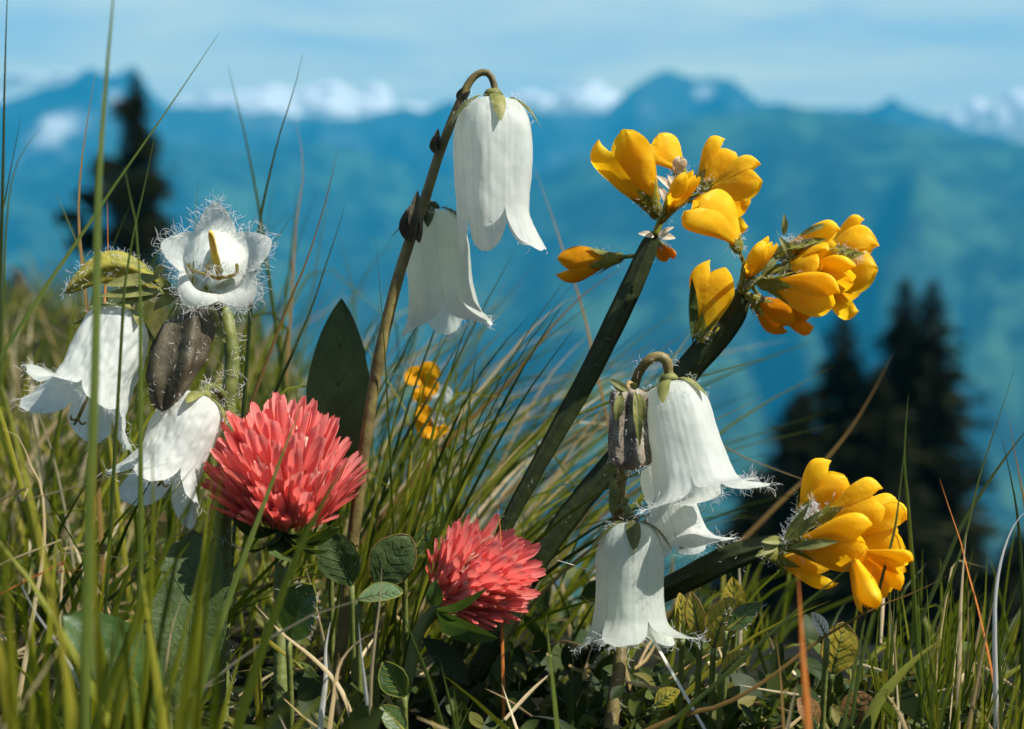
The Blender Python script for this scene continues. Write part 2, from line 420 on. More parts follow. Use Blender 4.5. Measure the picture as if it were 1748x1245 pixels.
def bell(root, base, mouth, R, L=.35, ang=35, curl=90, roll=0.0, lobes=None, prof=BELL_PROF, rib=.035, mat='petal',
         calyx=True, sep_len=.26, sep_mat='sepal', nh=60, hl=(.0012, .0030), stig=None, seed=0, facing=None, squash=1.0, sep_w=.23, sharp=1.7, L0=.02, lexp=.8, crumple=1.0):
    """a nodding bell of five fused petals: tube from base to mouth, then five pointed lobes that flare and curl"""
    base, mouth = V(base), V(mouth)
    a = (mouth - base); Ln = a.length; a.normalize()
    if facing is None:
        f = (CAM - base).normalized()
    else: f = V(facing).normalized()
    vv = (f - a * f.dot(a))
    if vv.length < .35: vv = V((0, 0, 1)) - a * a.z
    vv.normalize(); u = vv.cross(a).normalized()
    if u.x < 0 and facing is None: u = -u
    NT, NR = 180, 44
    lobes = lobes or {}
    def par(k):
        d = dict(L=L, ang=ang, curl=curl); d.update(lobes.get(k, {})); return d
    pars = [par(k) for k in range(5)]
    def surf(m, th, push=0.0):
        q = (th - roll) / (2 * PI) * 5; k = int(math.floor(q)) % 5; ph = q - math.floor(q) - .5
        pr = pars[k]
        if m <= 1:
            r = interp_prof(prof, m) * R; z = m * Ln
        else:
            e = (m - 1) * Ln; n = 6; r = interp_prof(prof, 1) * R; z = Ln
            for i in range(n):
                aa = math.radians(pr['ang'] * .35 + (pr['ang'] * .65) * min(1, (i + .5) / n * e / (.15 * Ln + 1e-9)) + pr['curl'] * (e / Ln) * ((i + .5) / n))
                r += math.sin(aa) * e / n; z += math.cos(aa) * e / n
        r *= 1 + rib * math.cos(5 * (th - roll) + PI) * min(1, m * 2) + .007 * math.cos(10 * (th - roll)) + .0025 * math.cos(35 * (th - roll))
        nz = noise.noise(V((math.cos(th) * 1.6, math.sin(th) * 1.6, m * 3 + seed * 7.1)))
        nz2 = noise.noise(V((math.cos(th) * 5, math.sin(th) * 5, m * 7 + seed * 3.3)))
        r *= 1 + .045 * nz * crumple + .018 * nz2 * crumple + (.012 * crumple * noise.noise(V((math.cos(th) * 9, math.sin(th) * 9, m * 12 + seed))) if crumple > 1.5 else 0)
        r += push
        return base + a * z + u * (math.cos(th) * r) + vv * (math.sin(th) * r * squash)
    mb = MB(); rows = []; edge = []
    def lobe_len(th):
        q = (th - roll) / (2 * PI) * 5; k = int(math.floor(q)) % 5; ph = q - math.floor(q) - .5
        s = max(0.0, 1 - abs(2 * ph) ** sharp)
        return L0 + pars[k]['L'] * s ** lexp * (1 + .06 * noise.noise(V((th * 6, seed, 2))))
    for i in range(NR + 1):
        row = []
        for j in range(NT):
            th = 2 * PI * j / NT
            m = (i / NR) ** .8 * (1 + lobe_len(th))
            row.append(surf(m, th))
        rows.append(row)
    mb.grid(rows, 0, True)
    for j in range(NT):
        if lobe_len(2 * PI * j / NT) > L * .25:
            o = (rows[-1][j] - rows[-3][j]).normalized(); edge.append((rows[-1][j], o))
            edge.append((rows[-2][j], (o + (rows[-2][j] - (base + a * Ln)).normalized() * .6).normalized()))
    b = mb.build("bell", M[mat], root)
    vn = []
    for i in range(NR + 1):
        for j in range(NT):
            th = 2 * PI * j / NT - roll; m = i / NR
            x = abs(math.cos(7.5 * (th + .05 * noise.noise(V((th * 2, m * 4, seed)))))) ; w0 = abs(math.cos(2.5 * th))
            vv_ = max(.32 * (x > .985), .5 * (w0 > .998)) * min(1, m * 4) * (.7 + .6 * noise.noise(V((th * 3, m * 6, seed + 2))))
            vn.append(max(0, vv_ + .35 * max(0, .12 - m) / .12))
    at = b.data.attributes.new("vein", 'FLOAT', 'POINT'); at.data.foreach_set("value", vn)
    if calyx:
        cb = MB(); pts = [base - a * .0012, base - a * .0003, base + a * .0002]
        cb.tube(pts, [R * .18, R * .26, R * .24], 10)
        for k in range(5):
            th0 = roll + (k + (.0 if k % 2 else .04)) * 2 * PI / 5 + seed * .07
            rows = []
            for i in range(9):
                s = i / 8; m = .015 + sep_len * s; wd = sep_w * (1 - s) ** .8 * (1 + .3 * math.sin(PI * s)) + .01
                lift = .0004 + .0010 * s * s * (1 + (k % 3) * .8)
                if m < .1: wd *= 1.0 + (0.1 - m) * 6
                rows.append([surf(m, th0 + wd * (t - .5) * 2, lift + .0006 * (1 - abs(2 * t - 1)) * (1 - s)) for t in (0, .25, .5, .75, 1)])
            cb.grid(rows)
        c = cb.build("calyx", M[sep_mat], b)
        hb = MB(); sp = [(surf(.02 + .2 * random.random(), random.random() * 6.28, .0006), None) for _ in range(60)]
        sp = [(p, (p - base - a * (p - base).dot(a)).normalized() - a * .3) for p, _ in sp]
        hairs(hb, sp, 70, .0006, .0015, .00003)
        hb.build("calyx_hairs", M['hair'], c)
    if nh:
        hb = MB(); hairs(hb, edge, nh, hl[0], hl[1])
        hb.build("lobe_hairs", M['hair'], b)
    if stig:
        sb = MB(); m = stig
        tip = base + a * Ln * m
        pts = [base + a * Ln * .15, base + a * Ln * .6, tip]
        sb.tube(catmull(pts, 8), [R * .035] * 6 + [R * .05, R * .05], 7)
        for k in range(3):
            an = k * 2.1 + .4; d = u * math.cos(an) + vv * math.sin(an)
            arc = [tip, tip + a * R * .12 + d * R * .08, tip + a * R * .16 + d * R * .2, tip + a * R * .06 + d * R * .26]
            sb.tube(catmull(arc, 8), [R * .035] * 7 + [R * .02], 6)
        sb.build("stigma", M['stigma_dark'], b)
    return b

_pc = {}
def interp_prof(tab, x):
    # smooth monotone-ish catmull through the profile
    n = len(tab)
    if x <= tab[0][0]: return tab[0][1]
    if x >= tab[-1][0]: return tab[-1][1]
    for i in range(n - 1):
        x0, y0 = tab[i]; x1, y1 = tab[i + 1]
        if x <= x1:
            xm, ym = tab[max(0, i - 1)]; xp, yp = tab[min(n - 1, i + 2)]
            m0 = (y1 - ym) / (x1 - xm + 1e-9); m1 = (yp - y0) / (xp - x0 + 1e-9)
            h = x1 - x0; t = (x - x0) / h
            return (2 * t ** 3 - 3 * t * t + 1) * y0 + (t ** 3 - 2 * t * t + t) * h * m0 + (-2 * t ** 3 + 3 * t * t) * y1 + (t ** 3 - t * t) * h * m1

def stem_part(root, pix, widths, mat, d=0.28, name="stem", n=150, sides=10, to_ground=True, hairy=0, hair_len=(.0008, .002)):
    """pix: (px, py[, d]) from top to bottom; widths in px given at the same points"""
    pts = [P(q[0], q[1], q[2] if len(q) > 2 else d) for q in pix]
    ws = [wpx(w_, d) / 2 for w_ in widths]
    if to_ground and pts[-1].z > 0:
        dr = (pts[-1] - pts[-2]).normalized(); dr.z = min(dr.z, -.35)
        k = (pts[-1].z + .004) / -dr.z; pts.append(pts[-1] + dr * k); ws.append(ws[-1])
    L = [0]
    for i in range(len(pts) - 1): L.append(L[-1] + (pts[i + 1] - pts[i]).length)
    c = catmull(pts, n); tab = [(l, w_) for l, w_ in zip(L, ws)]
    rad = [lin(tab, L[-1] * i / (n - 1)) * (1 + .06 * noise.noise(V((i * .5, pts[0].x * 99, 1)))) for i in range(n)]
    mb = MB(); mb.tube(c, rad, sides)
    o = mb.build(name, M[mat], root)
    if hairy:
        hb = MB(); sp = []
        for i in range(1, n - 1):
            t = (c[i + 1] - c[i - 1]).normalized()
            for _ in range(3):
                r = V((random.gauss(0, 1), random.gauss(0, 1), random.gauss(0, 1))); r = (r - t * r.dot(t)).normalized()
                sp.append((c[i] + r * rad[i], r))
        hairs(hb, sp, hairy, hair_len[0], hair_len[1], .00003)
        hb.build("stem_hairs", M['hair'], o)
    return o

def leaf_mesh(mb, base, tip, width, facing, bend=0.0, fold=.25, shape=(.45, 1.0), wave=.0, n=14, m=8, mat=0, cup=0.0):
    """a leaf blade from base to tip; facing = its upper side; bend lifts the middle; fold raises both halves from the midrib"""
    base, tip = V(base), V(tip); a = tip - base; L = a.length; a.normalize()
    f = V(facing) - a * V(facing).dot(a)
    if f.length < 1e-6: f = a.orthogonal()
    f.normalize(); s_ = a.cross(f).normalized()
    pk, pw = shape; rows = []
    sd = random.random() * 50
    for i in range(n + 1):
        s = i / n
        if s < pk: wd = math.sin(PI / 2 * (s / pk)) ** .8
        else: wd = math.cos(PI / 2 * ((s - pk) / (1 - pk))) ** pw
        wd = wd * width / 2 + .00012
        c = base + a * (L * s) + f * (bend * L * math.sin(PI * s)) 
        row = []
        for j in range(m + 1):
            t = 2 * j / m - 1
            z = fold * abs(t) * wd + cup * t * t * wd + wave * width * noise.noise(V((s * 5, t * 2.5, sd)))
            row.append(c + s_ * (t * wd * (1 + .06 * noise.noise(V((s * 9, sd, t))))) + f * z)
        rows.append(row)
    mb.grid(rows, mat)
    return rows

# ---------------------------------------------------------------- tall bellflower in the middle
D = .28
t1 = empty("bellflower", P(585, 1180, D), "tall bellflower on an arching brown stem with two big white bells against the mountains", "bellflower", "bearded bellflowers")
stem_part(t1, [(843, 166, D), (844, 148, D), (836, 128, D), (822, 124, D), (804, 137, D), (788, 168, D), (768, 215, D), (748, 268, D), (726, 338, D), (700, 410, D), (678, 480, D), (658, 560, D), (642, 640, D), (626, 740, D), (610, 860, D), (598, 960, D), (585, 1080, D)],
          [13, 12, 12, 12, 13, 15, 16, 17, 18, 19, 20, 20, 21, 21, 22, 22, 22], 'stem', D)
bell(t1, P(842, 164, D), P(845, 362, D - .002), wpx(67), L=.24, ang=10, curl=25, roll=math.radians(54 + 20), seed=1,
     lobes={0: dict(L=.16, ang=-6, curl=0), 1: dict(L=.36, ang=0, curl=-20), 2: dict(L=.26, ang=0, curl=0), 4: dict(L=.40, ang=15, curl=45), 3: dict(L=.24, ang=10, curl=10)}, sharp=2.2,
     prof=[(0, .03), (.012, .3), (.03, .46), (.08, .70), (.16, .88), (.28, .985), (.45, 1.0), (.65, .97), (.82, .93), (1.0, .92)], sep_len=.30, nh=26, hl=(.0008, .0018), rib=.05)
bell(t1, P(737, 356, D + .012), P(757, 520, D + .010), wpx(55, D + .011), L=.26, ang=22, curl=60, roll=math.radians(18), seed=2, mat='petal_shaded', sep_mat='sepal_dark',
     lobes={0: dict(L=.40, ang=30, curl=85)}, sep_len=.26, nh=70, hl=(.001, .0024), rib=.03)
stem_part(t1, [(737, 356, D + .012), (732, 345, D + .012), (724, 352, D + .008), (716, 374, D + .002)], [12, 12, 12, 12], 'stem', D, "pedicel", 14, 8, False)
mb = MB()
for (x0, y0, x1, y1, w_, dd) in [(716, 415, 713, 326, 26, -.002), (702, 412, 716, 335, 22, -.0015), (695, 412, 700, 352, 24, -.001), (748, 256, 748, 220, 13, -.001), (742, 262, 741, 232, 12, -.0012), (786, 178, 803, 156, 11, -.001), (782, 172, 790, 150, 9, -.001)]:
    leaf_mesh(mb, P(x0, y0, D + dd), P(x1, y1, D + dd - .001), wpx(w_), V((-.4, -1, .1)), .06, .5, (.4, .9))
mb.build("bract", M['wilt'], t1)

# ---------------------------------------------------------------- bellflower low in front on the other side
D = .272
t2 = empty("bellflower", P(1045, 1240, D), "short bellflower of three flared white bells with a withered bud, below the yellow flowers", "bellflower", "bearded bellflowers")
stem_part(t2, [(1142, 652, D), (1141, 632, D), (1136, 614, D), (1120, 609, D), (1102, 620, D), (1086, 648, D + .002), (1076, 700, D + .006), (1066, 780, D + .008), (1056, 860, D + .010), (1052, 960, D + .010), (1056, 1060, D + .006), (1058, 1130, D + .003), (1048, 1200, D)],
          [15, 17, 19, 18, 17, 17, 17, 18, 20, 21, 22, 23, 25], 'stem', D, hairy=160)
bell(t2, P(1142, 650, D), P(1184, 822, D - .004), wpx(66, D), L=.34, ang=46, curl=120, roll=math.radians(20), seed=3,
     lobes={0: dict(L=.48, ang=62, curl=60), 1: dict(L=.42, ang=30, curl=150), 2: dict(L=.36, ang=20, curl=70), 3: dict(L=.30), 4: dict(L=.34, ang=55, curl=60)},
     sep_len=.25, nh=200, hl=(.0012, .0034), stig=None,
     prof=[(0, .03), (.012, .3), (.03, .46), (.08, .62), (.16, .76), (.28, .86), (.45, .90), (.65, .93), (.82, .96), (1.0, 1.04)])
bell(t2, P(1120, 780, D + .014), P(1163, 915, D + .010), wpx(42, D), L=.34, ang=40, curl=100, roll=math.radians(30), seed=4,
     lobes={0: dict(L=.55, ang=52, curl=50)}, calyx=False, nh=90, hl=(.0012, .003), stig=1.1)
bell(t2, P(1077, 888, D - .004), P(1076, 1056, D - .007), wpx(57, D), L=.34, ang=30, curl=60, roll=math.radians(54 + 8), seed=5, mat='petal_shaded', sep_mat='sepal_dark',
     lobes={0: dict(L=.40, ang=34, curl=90), 1: dict(L=.34, ang=14, curl=70), 4: dict(L=.44, ang=48, curl=95), 2: dict(L=.38, ang=42, curl=30)}, sep_len=.33, nh=110, hl=(.001, .003), stig=1.12, sep_w=.26)
stem_part(t2, [(1077, 892, D - .004), (1074, 876, D - .004), (1066, 866, D), (1058, 870, D + .007)], [12, 14, 15, 15], 'stem_green', D, "pedicel", 14, 8, False)
stem_part(t2, [(1120, 782, D + .014), (1108, 770, D + .014), (1085, 775, D + .010), (1068, 790, D + .008)], [9, 9, 9, 9], 'stem_green', D, "pedicel", 14, 8, False)
# the withered bud: pleated, silvery brown
mb = MB(); rows = []; d0 = D - .003
for i in range(19):
    s = i / 18; c = P(1072 + 4 * s, 662 + 140 * s, d0); r = wpx(31, D) * lin([(0, .35), (.06, .8), (.2, .92), (.6, 1.0), (.85, 1.05), (.95, .85), (1, .15)], s)
    rows.append([c + (V((1, 0, 0)) * math.cos(a) + V((0, -1, 0)) * math.sin(a)) * r * (1 + .26 * math.cos(5 * a + .6) + .05 * math.cos(13 * a + 2 * s) + .08 * noise.noise(V((math.cos(a) * 3, s * 4, 1)))) for a in [2 * PI * k / 50 for k in range(50)]])
mb.grid(rows, 0, True)
bud = mb.build("withered_bud", M['wilt_grey'], t2)
hb = MB(); sp = [(p, (p - P(1072, 720, d0)).normalized()) for r_ in rows[1:] for p in r_[::2]]
hairs(hb, sp, 200, .0006, .0016, .000035); hb.build("bud_hairs", M['hair'], bud)
mb = MB()
for (x0, y0, x1, y1, w_) in [(1066, 668, 1046, 655, 12), (1078, 664, 1086, 654, 12), (1090, 672, 1098, 720, 16), (1060, 670, 1052, 720, 15), (1072, 668, 1040, 648, 10), (1084, 668, 1092, 760, 12)]:
    leaf_mesh(mb, P(x0, y0, d0 - .0045), P(x1, y1, d0 - .005), wpx(w_), V((0, -1, .3)), .1, .3)
for (x0, y0, x1, y1, w_) in [(1052, 862, 1042, 808, 14), (1070, 862, 1060, 848, 12), (1046, 880, 1044, 825, 12)]:
    leaf_mesh(mb, P(x0, y0, D - .001), P(x1, y1, D - .002), wpx(w_), V((0, -1, .3)), .1, .3)
mb.build("bract", M['sepal'], t2)
stem_part(t2, [(1072, 666, d0), (1074, 656, d0 + .002), (1080, 660, D + .003)], [12, 12, 14], 'stem_red', D, "pedicel", 10, 8, False)

# ---------------------------------------------------------------- bellflower among the grass, with one open flower
D = .27
t3 = empty("bellflower", P(380, 1200, D + .01), "hairy bellflower with one star-shaped open white flower and hanging bells among grass", "bellflower", "bearded bellflowers")
stem_part(t3, [(330, 512, D + .016), (352, 505, D + .018), (378, 522, D + .018), (390, 560, D + .016), (396, 620, D + .015), (390, 690, D + .014), (384, 800, D + .014), (380, 950, D + .012), (378, 1100, D + .01)],
          [20, 22, 24, 26, 27, 28, 29, 30, 30], 'stem_green', D, hairy=420, hair_len=(.0012, .0026))
# open flower facing the camera
ob = P(352, 492, D + .024); om = P(369, 449, D - .002)
o1 = bell(t3, ob, om, wpx(51, D), L=.08, ang=44, curl=330, roll=math.radians(90 - 36), seed=6, facing=(0, 0, 1), calyx=True, sep_len=.5, nh=300, hl=(.0014, .0036), rib=.02,
     prof=[(0, .03), (.012, .25), (.04, .42), (.10, .62), (.22, .80), (.40, .92), (.6, .98), (.82, 1.0), (1.0, 1.05)], sharp=1.15, L0=.075, lexp=1.0,
     lobes={0: dict(L=.17, ang=40, curl=100), 1: dict(L=.13, ang=48, curl=220), 4: dict(L=.14, ang=50, curl=180), 2: dict(L=.11, ang=54, curl=520), 3: dict(L=.11, ang=54, curl=520)})
mb = MB(); mb.tube(catmull([P(376, 474, D + .012), P(368, 440, D + .0), P(359, 396, D - .010)], 14), [wpx(w_, D) / 2 for w_ in (10, 11, 12, 13, 13, 13, 13, 13, 12, 12, 12, 11, 10, 6)], 9)
for k in range(4):
    x = 330 + k * 24; mb.tube(catmull([P(372, 476, D + .012), P(x, 462 + 6 * (k % 2), D + .006), P(x - 8 + 10 * (k % 2), 452, D + .002)], 8), wpx(3.2, D), 5)
mb.build("pistil", M['stigma'], o1)
hb = MB(); sp = [(P(random.uniform(315, 425), random.uniform(455, 475), D + random.uniform(-.002, .006)), V((0, -.6, .6))) for _ in range(60)]
hairs(hb, sp, 150, .001, .0026); hb.build("throat_hairs", M['hair'], o1)
# hanging bell
bell(t3, P(214, 532, D + .002), P(152, 672, D - .006), wpx(60, D), L=.36, ang=40, curl=70, roll=math.radians(36), seed=7, mat='petal', sep_mat='sepal',
     lobes={1: dict(L=.36, ang=50, curl=150), 2: dict(L=.40, ang=40, curl=60), 3: dict(L=.40, ang=38, curl=70), 0: dict(L=.26, ang=20, curl=60), 4: dict(L=.42, ang=20, curl=20)}, sep_len=.24, crumple=2.6, nh=130, hl=(.001, .0028), stig=1.28)
stem_part(t3, [(214, 533, D + .002), (222, 514, D + .004), (250, 500, D + .008), (300, 502, D + .014), (335, 510, D + .016)], [14, 15, 16, 18, 20], 'stem_green', D, "pedicel", 24, 8, False, hairy=120)
# lower bell, brightly lit on top, and the pale lobes under it
bell(t3, P(346, 676, D + .004), P(286, 800, D - .002), wpx(58, D), L=.40, ang=24, curl=30, roll=math.radians(0), seed=8, mat='petal', sep_mat='sepal', sep_len=.3, crumple=2.2,
     lobes={3: dict(L=.55, ang=40, curl=20), 4: dict(L=.5, ang=20, curl=10)}, nh=80, hl=(.001, .0026), stig=1.15)
stem_part(t3, [(346, 677, D + .004), (352, 664, D + .006), (366, 662, D + .010), (388, 684, D + .014)], [13, 14, 15, 16], 'stem_green', D, "pedicel", 14, 8, False, hairy=60)
# green bud pointing sideways
mb = MB(); rows = []
bb, bt = P(272, 486, D + .004), P(110, 500, D - .002); ax = (bt - bb); bl = ax.length; ax.normalize()
bu = V((0, 0, 1)) - ax * ax.z; bu.normalize(); bw = ax.cross(bu)
for i in range(25):
    s = i / 24; r = wpx(26, D) * lin([(0, .35), (.12, .75), (.35, 1), (.6, .95), (.85, .6), (.95, .32), (1, .05)], s)
    rows.append([bb + ax * bl * s + bu * (.004 * math.sin(PI * s)) + (bu * math.cos(a) + bw * math.sin(a)) * r * (1 + .16 * math.cos(5 * a + .3)) for a in [2 * PI * k / 40 for k in range(40)]])
mb.grid(rows, 0, True); gb = mb.build("green_bud", M['bud'], t3)
mb = MB()
for (x0, y0, x1, y1, w_, dd) in [(272, 474, 178, 488, 20, -.004), (275, 498, 170, 506, 16, -.004), (262, 468, 282, 456, 18, 0), (270, 502, 200, 520, 16, -.003)]:
    leaf_mesh(mb, P(x0, y0, D + dd), P(x1, y1, D + dd - .002), wpx(w_), V((0, -1, .5)), .05, .2)
mb.build("sepal", M['sepal'], gb)
hb = MB(); sp = [(p, (p - (bb + ax * bl * i / 24)).normalized()) for i, r_ in enumerate(rows) for p in r_[::3]]
hairs(hb, sp, 260, .0006, .0016, .00003); hb.build("bud_hairs", M['hair'], gb)
# withered dark flower hanging between the bells
mb = MB(); rows = []
for i in range(25):
    s = i / 24; c = P(322 - 42 * s, 530 + 172 * s, D - .004 * s); r = wpx(47, D) * lin([(0, .3), (.08, .8), (.3, 1), (.6, .9), (.85, .55), (.95, .3), (1, .06)], s)
    rows.append([c + (V((1, 0, .25)) * math.cos(a) + V((0, -1, 0)) * math.sin(a)) * r * (1 + .22 * math.cos(5 * a + 1.2 + s) + .05 * math.cos(11 * a + 4 * s) + .10 * noise.noise(V((math.cos(a) * 2, s * 5, 4)))) for a in [2 * PI * k / 50 for k in range(50)]])
mb.grid(rows, 0, True); wb = mb.build("withered_flower", M['wilt'], t3)
hb = MB(); hairs(hb, [(p, V((0, -1, .2))) for r_ in rows[::2] for p in r_[::4]], 120, .0006, .0014, .00003); hb.build("bud_hairs", M['hair'], wb)
stem_part(t3, [(320, 534, D), (330, 520, D + .008), (345, 512, D + .015)], [16, 18, 20], 'stem_green', D, "pedicel", 10, 8, False)
mb = MB()
for (x0, y0, x1, y1, w_) in [(300, 505, 262, 530, 20), (330, 515, 285, 548, 22), (345, 520, 372, 560, 24), (290, 500, 268, 470, 16), (352, 525, 385, 585, 18)]:
    leaf_mesh(mb, P(x0, y0, D + .004), P(x1, y1, D), wpx(w_), V((0, -1, .5)), .1, .2)
mb.build("bract", M['sepal'], t3)

# ---------------------------------------------------------------- yellow broom with winged stems
def winged_stem(root, pix, widths, d, name="winged_stem", n=70, face=V((0, -1, .15)), twist=0.0):
    pts = [P(q[0], q[1], q[2] if len(q) > 2 else d) for q in pix]; ws = [wpx(w_, d) / 2 for w_ in widths]
    if pts[-1].z > 0:
        dr = (pts[-1] - pts[-2]).normalized(); dr.z = min(dr.z, -.3); pts.append(pts[-1] + dr * ((pts[-1].z + .004) / -dr.z)); ws.append(ws[-1])
    L = [0]
    for i in range(len(pts) - 1): L.append(L[-1] + (pts[i + 1] - pts[i]).length)
    c = catmull(pts, n); tab = list(zip(L, ws)); mb = MB(); rows = []
    for i in range(n):
        t = (c[min(i + 1, n - 1)] - c[max(0, i - 1)]).normalized(); f = face - t * face.dot(t); f.normalize(); s_ = t.cross(f)
        hw = lin(tab, L[-1] * i / (n - 1)) * (1 + .05 * noise.noise(V((i * .35, pts[0].x * 50, 0))))
        sec = [(-1, 0), (-.6, .05), (-.2, .10), (-.09, .24), (.09, .24), (.2, .10), (.6, .05), (1, 0), (.6, -.05), (.15, -.2), (-.15, -.2), (-.6, -.05)]
        rows.append([c[i] + s_ * (hw * x) + f * (hw * z) for x, z in sec])
    mb.grid(rows, 0, True); mb.add(rows[0], [tuple(range(12))]); mb.add(rows[-1], [tuple(range(11, -1, -1))])
    o = mb.build(name, M['wing_stem'], root)
    hb = MB(); sp = [(p, ((p - c[i]).normalized())) for i, r_ in enumerate(rows) for p in (r_[0], r_[7], r_[3])]
    hairs(hb, sp, 40, .0004, .0010, .00002, .4, 3); hb.build("stem_hairs", M['hair'], o)
    return o

def pea(root, b, t, w_, d=0.28, db=0, dt=0, roll=0, mat='yellow', ban=1.0, bend=.04, cal=.34, spread=70, ped=None, wing=1.0, flip=1, tip=1.0, lift=None):
    if lift is None: lift = random.uniform(.35, 1.0)
    w_ = w_ * 1.2
    """a pea flower: keel (its own mesh), two wings, a banner petal and a toothed calyx"""
    B, T = P(b[0], b[1], d + db), P(t[0], t[1], d + dt); e1 = T - B; L = e1.length; e1.normalize()
    f = (CAM - B).normalized(); e3 = f - e1 * f.dot(e1); e3.normalize(); e2 = e3.cross(e1)
    if flip < 0: e2 = -e2
    q = Matrix.Rotation(math.radians(roll), 3, e1); e3 = q @ e3; e2 = q @ e2
    W = wpx(w_, d) / 2; sd = random.random() * 99; te = random.choice([1.7, 2.0, 2.6])
    def hw(s):
        if s < .66: k = .24 + .76 * sm(s / .66)
        else: k = max(0.02, 1 - ((s - .66) / .34) ** te) ** .7
        return k * W
    def ctr(s): return B + e1 * (L * s) + e2 * (bend * L * math.sin(PI * s))
    mb = MB(); rows = []
    for i in range(17):
        s = i / 16; h = hw(s) * .74
        rows.append([ctr(s * .93) + e2 * (math.cos(a) * h - .22 * W * s) + e3 * (math.sin(a) * h * .26) for a in [2 * PI * k / 16 for k in range(16)]])
    mb.grid(rows, 0, True); fl = mb.build("pea_flower", M[mat], root)
    mb = MB()
    for sg in (1, -1):
        rows = []
        for i in range(15):
            s = .12 + .88 * i / 14; h = hw(s) * .86 * wing
            rows.append([ctr(s * .97) + e2 * (t_ * h - .16 * W) + e3 * (sg * (W * .29 * (1 - .55 * t_ * t_) * (hw(s) / W) ** .7 + W * .22 * s ** 3) + W * .05 * noise.noise(V((s * 4, t_ * 2, sd)))) for t_ in [k / 5 - 1 for k in range(11)]])
        mb.grid(rows)
    mb.build("wing_petal", M[mat], fl)
    if ban > 0:
        mb = MB(); rows = []
        for i in range(19):
            s = .10 + .90 * i / 18; h = hw(min(1, s)) * (1.02 + .22 * s ** 3) * ban
            notch = 1.0
            row = []
            for k in range(17):
                v = k / 8 - 1; al = math.radians(spread) * v * (1 + .25 * s ** 4)
                ss = s * (1.05 * tip) - (.07 * s ** 6) * (1 - abs(v)) ** 2 - .10 * s ** 4 * abs(v) ** 3
                rr = h * (.86 + .14 * math.cos(3 * v)); up = lift * W * s ** 2.2
                row.append(ctr(ss) + e2 * (math.cos(al) * rr * .98 - .05 * W + up + .2 * W * s ** 6) + e3 * (math.sin(al) * rr * .46 + W * .07 * noise.noise(V((s * 3, v * 3, sd)))))
            rows.append(row)
        mb.grid(rows); mb.build("banner_petal", M[mat], fl)
    if cal > 0:
        mb = MB(); rows = []; NN = 40
        for i in range(8):
            row = []
            for k in range(NN):
                a = 2 * PI * k / NN; tooth = abs(((a / (2 * PI) * 5) % 1) - .5) * 2
                smax = cal * (.55 + .55 * (tooth ** 1.4)); s = -.05 + (smax + .05) * i / 7
                h = hw(max(0, s)) * 1.10 + .00025 if s > 0 else W * .26 * (1 + s * 8)
                row.append(ctr(s) + e2 * (math.cos(a) * h) + e3 * (math.sin(a) * h * .48))
            rows.append(row)
        mb.grid(rows, 0, True); cx = mb.build("calyx", M['calyx'], fl)
        hb = MB(); sp = [(p, (p - ctr(.15)).normalized()) for r_ in rows[1:] for p in r_[::3]]
        hairs(hb, sp, 45, .0005, .0014, .000028, .5, 4); hb.build("calyx_hairs", M['hair'], cx)
    if ped:
        pp = P(ped[0], ped[1], d + (ped[2] if len(ped) > 2 else 0)); mb = MB(); mb.tube(catmull([B + e1 * .001, B.lerp(pp, .5) - e1 * .0006, pp], 8), wpx(5.5, d) / 2 * 1.3, 7)
        mb.build("pedicel", M['calyx'], fl)
    return fl

D = .29
y1 = empty("yellow_broom", P(850, 1060, D), "yellow pea-flowered broom with the tallest dark winged stem, leaning beside the tall bellflower", "wildflower", "yellow broom plants")
winged_stem(y1, [(1118, 398), (1104, 430), (1078, 490), (1040, 570), (1000, 650), (955, 730), (905, 820), (868, 890), (840, 960)], [20, 34, 38, 38, 36, 32, 28, 26, 26], D)
stem_part(y1, [(1158, 300, D + .002), (1146, 335, D), (1130, 372, D), (1118, 402, D)], [7, 9, 11, 13], 'calyx', D, "flower_stalk", 20, 8, False)
N1 = (1128, 376)
pea(y1, (1121, 362), (1058, 222), 66, D, 0, -.008, roll=10, ped=N1, ban=1.05)
pea(y1, (1120, 368), (1030, 256), 50, D, .003, .0, roll=-10, ped=N1, flip=-1)
pea(y1, (1166, 296), (1117, 232), 52, D, .004, .004, roll=30, ped=(1150, 320), cal=.2)
pea(y1, (1130, 378), (1188, 294), 54, D, -.006, -.012, roll=70, ped=N1, cal=.46, spread=85)
pea(y1, (1186, 322), (1254, 257), 52, D, .0, .0, roll=0, ped=(1146, 335))
pea(y1, (1200, 330), (1302, 302), 56, D, -.002, -.006, roll=-15, ped=(1140, 348), cal=.2)
pea(y1, (1204, 338), (1282, 352), 54, D, .004, .002, roll=20, ped=(1136, 356), cal=.2, flip=-1)
pea(y1, (1060, 440), (949, 446), 46, D, .004, .006, roll=5, mat='orange', ped=(1102, 434), cal=.46, tip=1.0)
pea(y1, (1122, 412), (1140, 446), 26, D, .008, .010, roll=20, mat='orange', ped=(1116, 404), cal=.3)
pea(y1, (1153, 304), (1166, 268), 22, D, -.001, -.003, roll=40, mat='pale', ped=(1148, 318), cal=.2)
mb = MB()
for (x0, y0, x1, y1_, w_) in [(1116, 404, 1090, 399, 10), (1124, 402, 1150, 388, 7), (1124, 404, 1153, 407, 12), (1140, 348, 1125, 318, 12), (1148, 325, 1120, 300, 10), (1152, 318, 1140, 300, 10)]:
    leaf_mesh(mb, P(x0, y0, D - .003), P(x1, y1_, D - .004), wpx(w_), V((0, -1, .4)), .15, .2)
mb.build("bract", M['pale'], y1)

